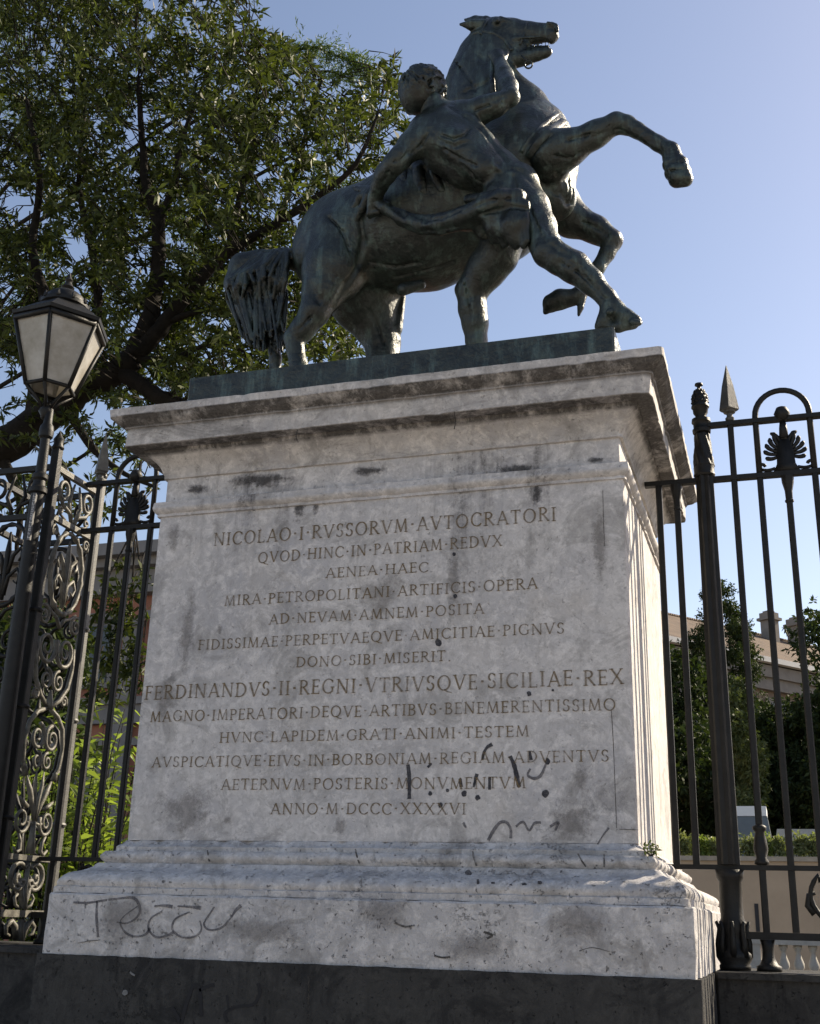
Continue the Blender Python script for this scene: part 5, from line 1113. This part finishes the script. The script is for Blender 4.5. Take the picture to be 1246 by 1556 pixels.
# tall conifer in the middle of the right-hand garden
lob = []; q = random.Random(8)
for i in range(64):
    z = 9.9 - 8.6 * (i / 63) ** 0.8; hw = 0.42 + 2.1 * min(1, ((9.9 - z) / 8.0)) ** 0.8; a = q.uniform(0, 6.283); rr = hw * q.uniform(0.35, 0.85)
    lob.append((0.42 + rr * math.cos(a), 30 + rr * math.sin(a), z, 0.20 + 0.32 * hw * q.uniform(0.7, 1.1), 0.20 + 0.32 * hw, (0.16 + 0.24 * hw) * q.uniform(0.8, 1.1)))
simple_tree('conifer', 'tall dark conifer with a ragged pointed top beyond the right hand fence', 0.42, 30, lob, 17000, 0.11, 0.042, LEAF_D, 0.3, 6.5, 8, 0.40)
simple_tree('holm_oak', 'broad dark evergreen beyond the fence, between the pedestal and the tall conifer', -1.3, 27, scat(-2.6, 0.1, 27, 1.6, 6.6, 1.05, 20, 1) + scat(-2.4, -0.6, 27, 6.0, 7.4, 0.6, 6, 2), 3600, 0.19, 0.075, LEAF_D, 0.3, 3.5)
simple_tree('holm_oak', 'pale olive green bushy evergreen in front of the tall conifer', 1.2, 24.5, scat(0.75, 1.25, 24.5, 1.2, 4.9, 0.52, 12, 3) + [(1.05, 24.3, 5.3, 0.4)], 2000, 0.13, 0.05, LEAF_M, 0.2, 3.0)
simple_tree('holm_oak', 'dark round evergreen in front of the far house, right of the tall conifer', 2.1, 29, scat(1.5, 2.7, 29, 1.4, 5.2, 0.95, 14, 4), 2600, 0.18, 0.07, LEAF_D, 0.25, 3.0)
simple_tree('holm_oak', 'tall dark evergreen at the right edge of the garden', 3.5, 27.5, scat(2.95, 4.4, 27.5, 1.6, 7.2, 0.95, 20, 5) + [(3.15, 27.5, 7.7, 0.55), (2.72, 27.4, 5.4, 0.6)], 3200, 0.18, 0.07, LEAF_D, 0.3, 4.0)
# evergreens behind the pier on the left
simple_tree('evergreen_shrub', 'dark evergreen thicket seen through the openwork pier', -8.4, 7.4, scat(-9.6, -6.9, 7.4, 0.2, 3.6, 0.8, 16, 6), 2600, 0.16, 0.055, LEAF_D, 0.2, 2.0, 10, 0.4)
# bright leafy shrub behind the left fence
sh = empty('bamboo_shrub', (-3.6, 2.9, GZ)); tag(sh, 'bright green leafy shrub with long narrow leaves behind the left fence', 'shrub')
bb = []; bd = []; mb = MB()
for i in range(120):
    x, y = rng.normal(-3.5, 0.36), rng.normal(2.9, 0.3); top = rng.uniform(-0.3, 1.25) + (0.25 if abs(x + 3.5) < 0.2 else -0.1); lean = rng.normal(0, 0.10, 2)
    P = [np.array([x + lean[0] * t * t * 2, y + lean[1] * t * t * 2, GZ + (top - GZ) * t]) for t in np.linspace(0, 1, 7)]
    mb.tube([tuple(p) for p in P], [0.010, 0.010, 0.009, 0.008, 0.007, 0.005, 0.003], 5)
    for k in range(46):
        t = rng.uniform(0.30, 1.0); p = P[0] + (P[-1] - P[0]) * t; p[:2] += lean * 2 * (t * t - t); a = rng.uniform(0, 6.283); bb.append(p); bd.append(unit(np.array([math.cos(a), math.sin(a), rng.uniform(0.0, 1.3)])))
mb.build('stems', BARK, sh, True)
leaf_mesh('leaves', np.array(bb), np.array(bd), rng.uniform(0.10, 0.22, len(bb)), rng.uniform(0.024, 0.042, len(bb)), LEAF_B, sh, 0.22)
# weeds in the joint at the right corner of the pedestal
wd = empty('weed', (1.37, -0.06, 0.087)); tag(wd, 'small green weed growing from the joint at the right corner of the pedestal moulding', 'weed')
n = 60; c = np.array([1.365, -0.055, 0.088]) + rng.normal(0, 1, (n, 3)) * np.array([0.022, 0.035, 0.0]); dv = unit(rng.normal(0, 1, (n, 3)) + np.array([0.3, -0.3, 0.7])); c[:, 2] += rng.uniform(0, 0.05, n)
leaf_mesh('leaves', c, dv, rng.uniform(0.015, 0.03, n), 0.011, LEAF_M, wd, 0.2)
mb = MB()
for i in range(6): mb.tube([(1.365, -0.055, 0.086), tuple(c[i * 10]), tuple(c[i * 10] + dv[i * 10] * 0.02)], [0.003, 0.002, 0.001], 4)
mb.build('stems', BARK, wd)

# ------------------------------------------------------------------ right-hand garden: terrace wall, shrubs, balustrade, canopy, far house
PLAS = flat_mat('beige_plaster', (0.42, 0.33, 0.245), 0.9, 0.10, 1.2, 0, 0.2, 0.2)
COPE = flat_mat('stone_coping', (0.34, 0.30, 0.25), 0.9, 0.2, 4, 0, 0.2, 0.3)
tw_ = empty('terrace_wall', (1.5, 18.3, GZ)); tag(tw_, 'plain beige plastered terrace wall with a stone coping beyond the right fence', 'wall')
mb = MB(); mb.box((-6, 18.0, GZ), (12, 18.5, 1.0)); mb.build('wall_face', PLAS, tw_)
mb = MB(); mb.cbox((-6, 17.94, 1.001), (12, 18.56, 1.085), 0.02); mb.build('coping', COPE, tw_)
s_ = atz(1150, 1415, 0); a = aty(1146, 1373, 17.99); c = aty(1155, 1416, 17.99)
mb = MB(); mb.box((float(a[0]), 17.985, float(c[2])), (float(c[0]), 18.002, float(a[2]))); mb.build('slot', flat_mat('dark_slot', (0.03, 0.03, 0.035), 0.8), tw_)
tg = empty('terrace_bed', (1.5, 22, 1.0)); 
mb = MB(); mb.box((-6, 18.6, GZ + 0.01), (12, 24, 0.98)); bpy.data.objects.remove(tg); tag(mb.build('garden_terrace', soil_m), kind='structure')
trough = empty('planter_trough', (2.2, 19.2, 0.98)); tag(trough, 'long pale planter trough behind the row of shrubs on the terrace', 'planter')
mb = MB(); mb.cbox((1.15, 19.15, 0.981), (4.5, 19.5, 1.33), 0.02); mb.build('trough_body', flat_mat('pale_trough', (0.55, 0.56, 0.58), 0.7, 0.1, 3), trough)
mb = MB(); mb.box((1.2, 19.2, 1.331), (4.45, 19.45, 1.345)); mb.build('soil', soil_m, trough)
LEAF_S = leaf_mat('sage_leaf', (0.13, 0.155, 0.07), (0.24, 0.26, 0.13), 0.3, 0.5)
for i, x in enumerate(np.arange(-0.62, 3.4, 0.30)):
    o = empty('terrace_shrub', (float(x), 18.75, 0.981)); tag(o, 'small light green shrub in the row along the top of the beige terrace wall', 'shrub', 'row of shrubs on the terrace wall')
    hgt = 0.46 + 0.16 * rng.random(); xx = float(x) + rng.normal(0, 0.03)
    mb = MB()
    for k in range(5): mb.tube([(xx, 18.75, 0.98), (xx + rng.normal(0, .05), 18.75 + rng.normal(0, .05), 1.2), (xx + rng.normal(0, .1), 18.75 + rng.normal(0, .08), 0.98 + hgt)], [0.008, 0.006, 0.003], 5)
    mb.build('stems', BARK, o)
    crown('leaves', [(xx, 18.75, 0.98 + hgt * 0.80, 0.22, 0.17, 0.19), (xx + 0.05, 18.72, 0.98 + hgt * 0.5, 0.18, 0.15, 0.20)], 130, 0.075, 0.032, LEAF_B if i % 4 == 3 else LEAF_S, o, 7, 0.3)

STONE_P = flat_mat('pale_balustrade_stone', (0.42, 0.40, 0.37), 0.85, 0.2, 6, 0, 0.2, 0.3)
bl = empty('stone_balustrade', (1.7, 15.0, GZ)); tag(bl, 'pale stone balustrade low in front of the beige terrace wall, seen under the fence rail', 'balustrade')
mb = MB(); mb.cbox((-3, 14.85, -0.42), (8, 15.15, -0.30), 0.02); mb.build('handrail', STONE_P, bl)
mb = MB(); mb.cbox((-3, 14.86, GZ), (8, 15.14, -0.86), 0.02); mb.build('base', STONE_P, bl)
prof = [(0.070, -0.8595), (0.070, -0.82), (0.045, -0.81), (0.06, -0.79), (0.082, -0.74), (0.080, -0.69), (0.055, -0.62), (0.038, -0.56), (0.036, -0.52), (0.055, -0.505), (0.045, -0.49), (0.068, -0.47), (0.068, -0.4205)]
b0 = None
for i, x in enumerate(np.arange(0.62, 2.95, 0.222)):
    if abs(x - 1.285) < 0.05: 
        mb = MB(); mb.cbox((x - 0.1, 14.87, -0.8595), (x + 0.1, 15.13, -0.4205), 0.01); mb.build('pier', STONE_P, bl); continue
    mb = MB(); mb.lathe(prof, (float(x), 15.0, 0), 12); mb.build('baluster', STONE_P, bl, True)
tent = empty('garden_canopy', (1.2, 22.5, 0.98)); tag(tent, 'grey garden canopy with a white top edge behind the terrace shrubs', 'canopy')
GREY = flat_mat('grey_canvas', (0.13, 0.15, 0.165), 0.8, 0.15, 2); WHI = flat_mat('white_board', (0.72, 0.73, 0.75), 0.6, 0.05, 2)
xa = float(aty(1118, 1240, 22)[0]); xb = float(aty(1162, 1240, 22)[0]); za = float(aty(1140, 1240, 22)[2]); zb = float(aty(1140, 1225, 22)[2])
mb = MB(); mb.add([(xa - 0.1, 21.6, 0.98), (xb + 0.2, 21.6, 0.98), (xb + 0.05, 22, za), (xa, 22, za), (xa - 0.1, 23.4, 0.98), (xb + 0.2, 23.4, 0.98), (xb + 0.05, 23.2, za), (xa, 23.2, za)], [(0, 1, 2, 3), (1, 5, 6, 2), (5, 4, 7, 6), (4, 0, 3, 7), (3, 2, 6, 7)]); mb.build('canvas_side', GREY, tent)
mb = MB(); mb.box((xa, 21.98, za + 0.001), (xb + 0.04, 23.2, zb)); mb.build('white_edge', WHI, tent)
tent2 = empty('garden_canopy', (2.3, 23.0, 0.98)); tag(tent2, 'low dark grey canopy roof behind the shrubs at the far right', 'canopy')
mb = MB(); xa = float(aty(1172, 1240, 23)[0]); mb.add([(xa, 22.3, 1.3), (xa + 3, 22.3, 1.3), (xa + 3, 23.2, 1.98), (xa + 0.1, 23.2, 1.98), (xa, 23.25, 1.3), (xa + 3, 23.25, 1.3)], [(0, 1, 2, 3), (1, 5, 2), (5, 4, 3, 2), (4, 0, 3), (0, 4, 5, 1)]); mb.build('roof_panel', GREY, tent2)
for x in (xa + 0.15, xa + 1.4, xa + 2.8):
    for y in (22.4, 23.15):
        mb = MB(); mb.tube([(x, y, 0.98), (x, y, 1.31)], 0.03, 6); mb.build('leg', GREY, tent2)

hs = empty('far_house', (0.5, 43, GZ)); tag(hs, 'distant house with a brown tiled roof and two chimneys beyond the garden trees', 'house')
A = np.array([-2.05, 40.0]); B = np.array([3.09, 46.47]); dh = (B - A) / np.linalg.norm(B - A); nh = np.array([-dh[1], dh[0]]); A0 = A - dh * 9; B0 = B + dh * 14; EZ = 10.6
TILE, tt, tb, tL = newmat('roof_tiles'); tP = coords(tt); wv = N(tt, 'ShaderNodeTexWave', wave_type='BANDS', bands_direction='X'); wv.inputs['Scale'].default_value = 2.2; wv.inputs['Distortion'].default_value = 0.6
mp_ = N(tt, 'ShaderNodeMapping'); mp_.inputs['Rotation'].default_value = (0, 0, -math.atan2(dh[1], dh[0])); tL.new(tP, mp_.inputs['Vector']); tL.new(mp_.outputs[0], wv.inputs['Vector'])
tL.new(mix(tt, ramp(tt, nz(tt, tP, 1.6, 6, 0.7), [(0.35, 0), (0.65, 1)]), (0.085, 0.058, 0.040), (0.155, 0.106, 0.070)), tb.inputs['Base Color']); tb.inputs['Roughness'].default_value = 0.9; tL.new(bump(tt, wv.outputs['Fac'], 0.6, 0.06), tb.inputs['Normal'])
HW = flat_mat('ochre_plaster', (0.19, 0.14, 0.105), 0.9, 0.15, 0.8); HG_ = flat_mat('grey_stone_trim', (0.20, 0.18, 0.16), 0.85, 0.15, 3); GUT = flat_mat('pale_gutter', (0.62, 0.60, 0.57), 0.7, 0.08, 2)
def hp(s, q, z): p = A + dh * s + nh * q; return (float(p[0]), float(p[1]), z)
S0, S1 = -9.0, 22.0
def hbox(mb, s0, s1, q0, q1, z0, z1):
    mb.add([hp(s0, q0, z0), hp(s1, q0, z0), hp(s1, q1, z0), hp(s0, q1, z0), hp(s0, q0, z1), hp(s1, q0, z1), hp(s1, q1, z1), hp(s0, q1, z1)], [(0, 3, 2, 1), (4, 5, 6, 7), (0, 1, 5, 4), (1, 2, 6, 5), (2, 3, 7, 6), (3, 0, 4, 7)])
mb = MB(); hbox(mb, S0, S1, 0.5, 9, GZ, EZ - 0.25); mb.build('wall', HW, hs)
mb = MB(); hbox(mb, S0 - 0.1, S1 + 0.1, 0.25, 0.499, 9.3, 9.8); hbox(mb, S0 - 0.1, S1 + 0.1, 0.1, 0.498, 9.801, EZ - 0.3); hbox(mb, S0, S1, 0.35, 0.497, 6.2, 6.5); mb.build('cornice', HG_, hs)
mb = MB(); hbox(mb, S0 - 0.3, S1 + 0.3, -0.16, 0.12, EZ - 0.24, EZ - 0.02); mb.build('gutter', GUT, hs)
mb = MB(); RZ = EZ + 2.65
mb.add([hp(S0 - 0.3, -0.1, EZ), hp(S1 + 0.3, -0.1, EZ), hp(S1 + 0.3, 4.75, RZ), hp(S0 - 0.3, 4.75, RZ), hp(S0 - 0.3, 9.4, EZ), hp(S1 + 0.3, 9.4, EZ)], [(0, 1, 2, 3), (3, 2, 5, 4), (0, 3, 4), (1, 5, 2), (0, 4, 5, 1)]); roof_h = mb.build('roof', TILE, hs)
mb = MB(); mb.tube([hp(S0 - 0.3, 4.75, RZ), hp(S1 + 0.3, 4.75, RZ)], 0.10, 8); mb.build('ridge', TILE, roof_h)
for px in (1170, 1211):
    best = min(np.arange(0, 20, 0.05), key=lambda s: abs((lambda d: 623 + FOC * (d @ CR) / (d @ CF))(np.array(hp(s, 4.2, RZ)) - CAM) - px)); s = float(best)
    mb = MB(); hbox(mb, s - 0.30, s + 0.30, 3.9, 4.5, RZ - 0.6, RZ + 0.62); hbox(mb, s - 0.42, s + 0.42, 3.78, 4.62, RZ + 0.621, RZ + 0.75); hbox(mb, s - 0.32, s + 0.32, 3.88, 4.52, RZ + 0.751, RZ + 1.0); hbox(mb, s - 0.2, s + 0.2, 4.0, 4.4, RZ + 1.001, RZ + 1.1); mb.build('chimney', HG_, roof_h)
DARK = flat_mat('dark_glass', (0.03, 0.035, 0.04), 0.2, 0.2, 3, 0, 0.5, 0)
for k, s in enumerate(np.arange(-6, 20, 2.6)):
    mb = MB(); hbox(mb, s - 0.75, s + 0.75, 0.40, 0.496, 6.9, 9.0); f = mb.build('window', HG_, hs); mb = MB(); hbox(mb, s - 0.5, s + 0.5, 0.36, 0.399, 7.1, 8.8); mb.build('pane', DARK, f)
# palace glimpsed through the left fence
pl = empty('palace', (-16, 22, GZ)); tag(pl, 'grey and brick red palace facade with pilasters glimpsed through the left fence', 'building')
BRK = flat_mat('brick_red_plaster', (0.33, 0.15, 0.105), 0.9, 0.2, 1.5); GST = flat_mat('grey_palace_stone', (0.20, 0.19, 0.185), 0.85, 0.15, 2.5); PALE_ = flat_mat('pale_shutter', (0.42, 0.41, 0.40), 0.8, 0.1, 3)
mb = MB(); mb.box((-34, 22.3, GZ), (-8, 30, 8.2)); mb.build('wall', BRK, pl)
mb = MB(); mb.box((-34.2, 21.9, 8.201), (-7.8, 30.2, 8.9)); mb.box((-34.4, 21.6, 8.901), (-7.6, 30.4, 9.15)); mb.box((-34.6, 21.3, 9.151), (-7.4, 30.6, 9.5)); mb.build('cornice', GST, pl)
mb = MB(); mb.box((-34, 22.05, 4.6), (-8, 22.298, 5.1)); mb.box((-34, 21.95, 5.101), (-8, 22.297, 5.3)); mb.box((-34, 22.12, 1.2), (-8, 22.296, 1.6)); mb.build('string_course', GST, pl)
mb = MB(); mb.add([(-34.6, 21.4, 9.501), (-7.4, 21.4, 9.501), (-7.4, 26, 11.2), (-34.6, 26, 11.2), (-34.6, 30.6, 9.501), (-7.4, 30.6, 9.501)], [(0, 1, 2, 3), (3, 2, 5, 4), (0, 3, 4), (1, 5, 2), (0, 4, 5, 1)]); mb.build('roof', TILE, pl)
for i, x in enumerate(np.arange(-31, -9, 2.0)):
    mb = MB(); mb.box((x - 0.22, 22.08, 5.301), (x + 0.22, 22.299, 7.3)); mb.box((x - 0.30, 22.0, 7.301), (x + 0.30, 22.295, 7.5)); mb.box((x - 0.32, 22.09, GZ), (x + 0.32, 22.294, 1.199)); mb.box((x - 0.24, 22.07, 1.601), (x + 0.24, 22.293, 4.599)); mb.build('pilaster', GST, pl)
    for z in (2.1, 5.6):
        mb = MB(); mb.box((x + 0.52, 22.15, z), (x + 1.48, 22.292, z + 1.9)); mb.box((x + 0.42, 22.02, z + 1.901), (x + 1.58, 22.291, z + 2.1)); f = mb.build('window', GST, pl)
        mb = MB(); mb.box((x + 0.66, 22.12, z + 0.15), (x + 1.34, 22.149, z + 1.75)); mb.build('pane', PALE_ if (i * 3 + int(z)) % 4 == 0 else DARK, f)
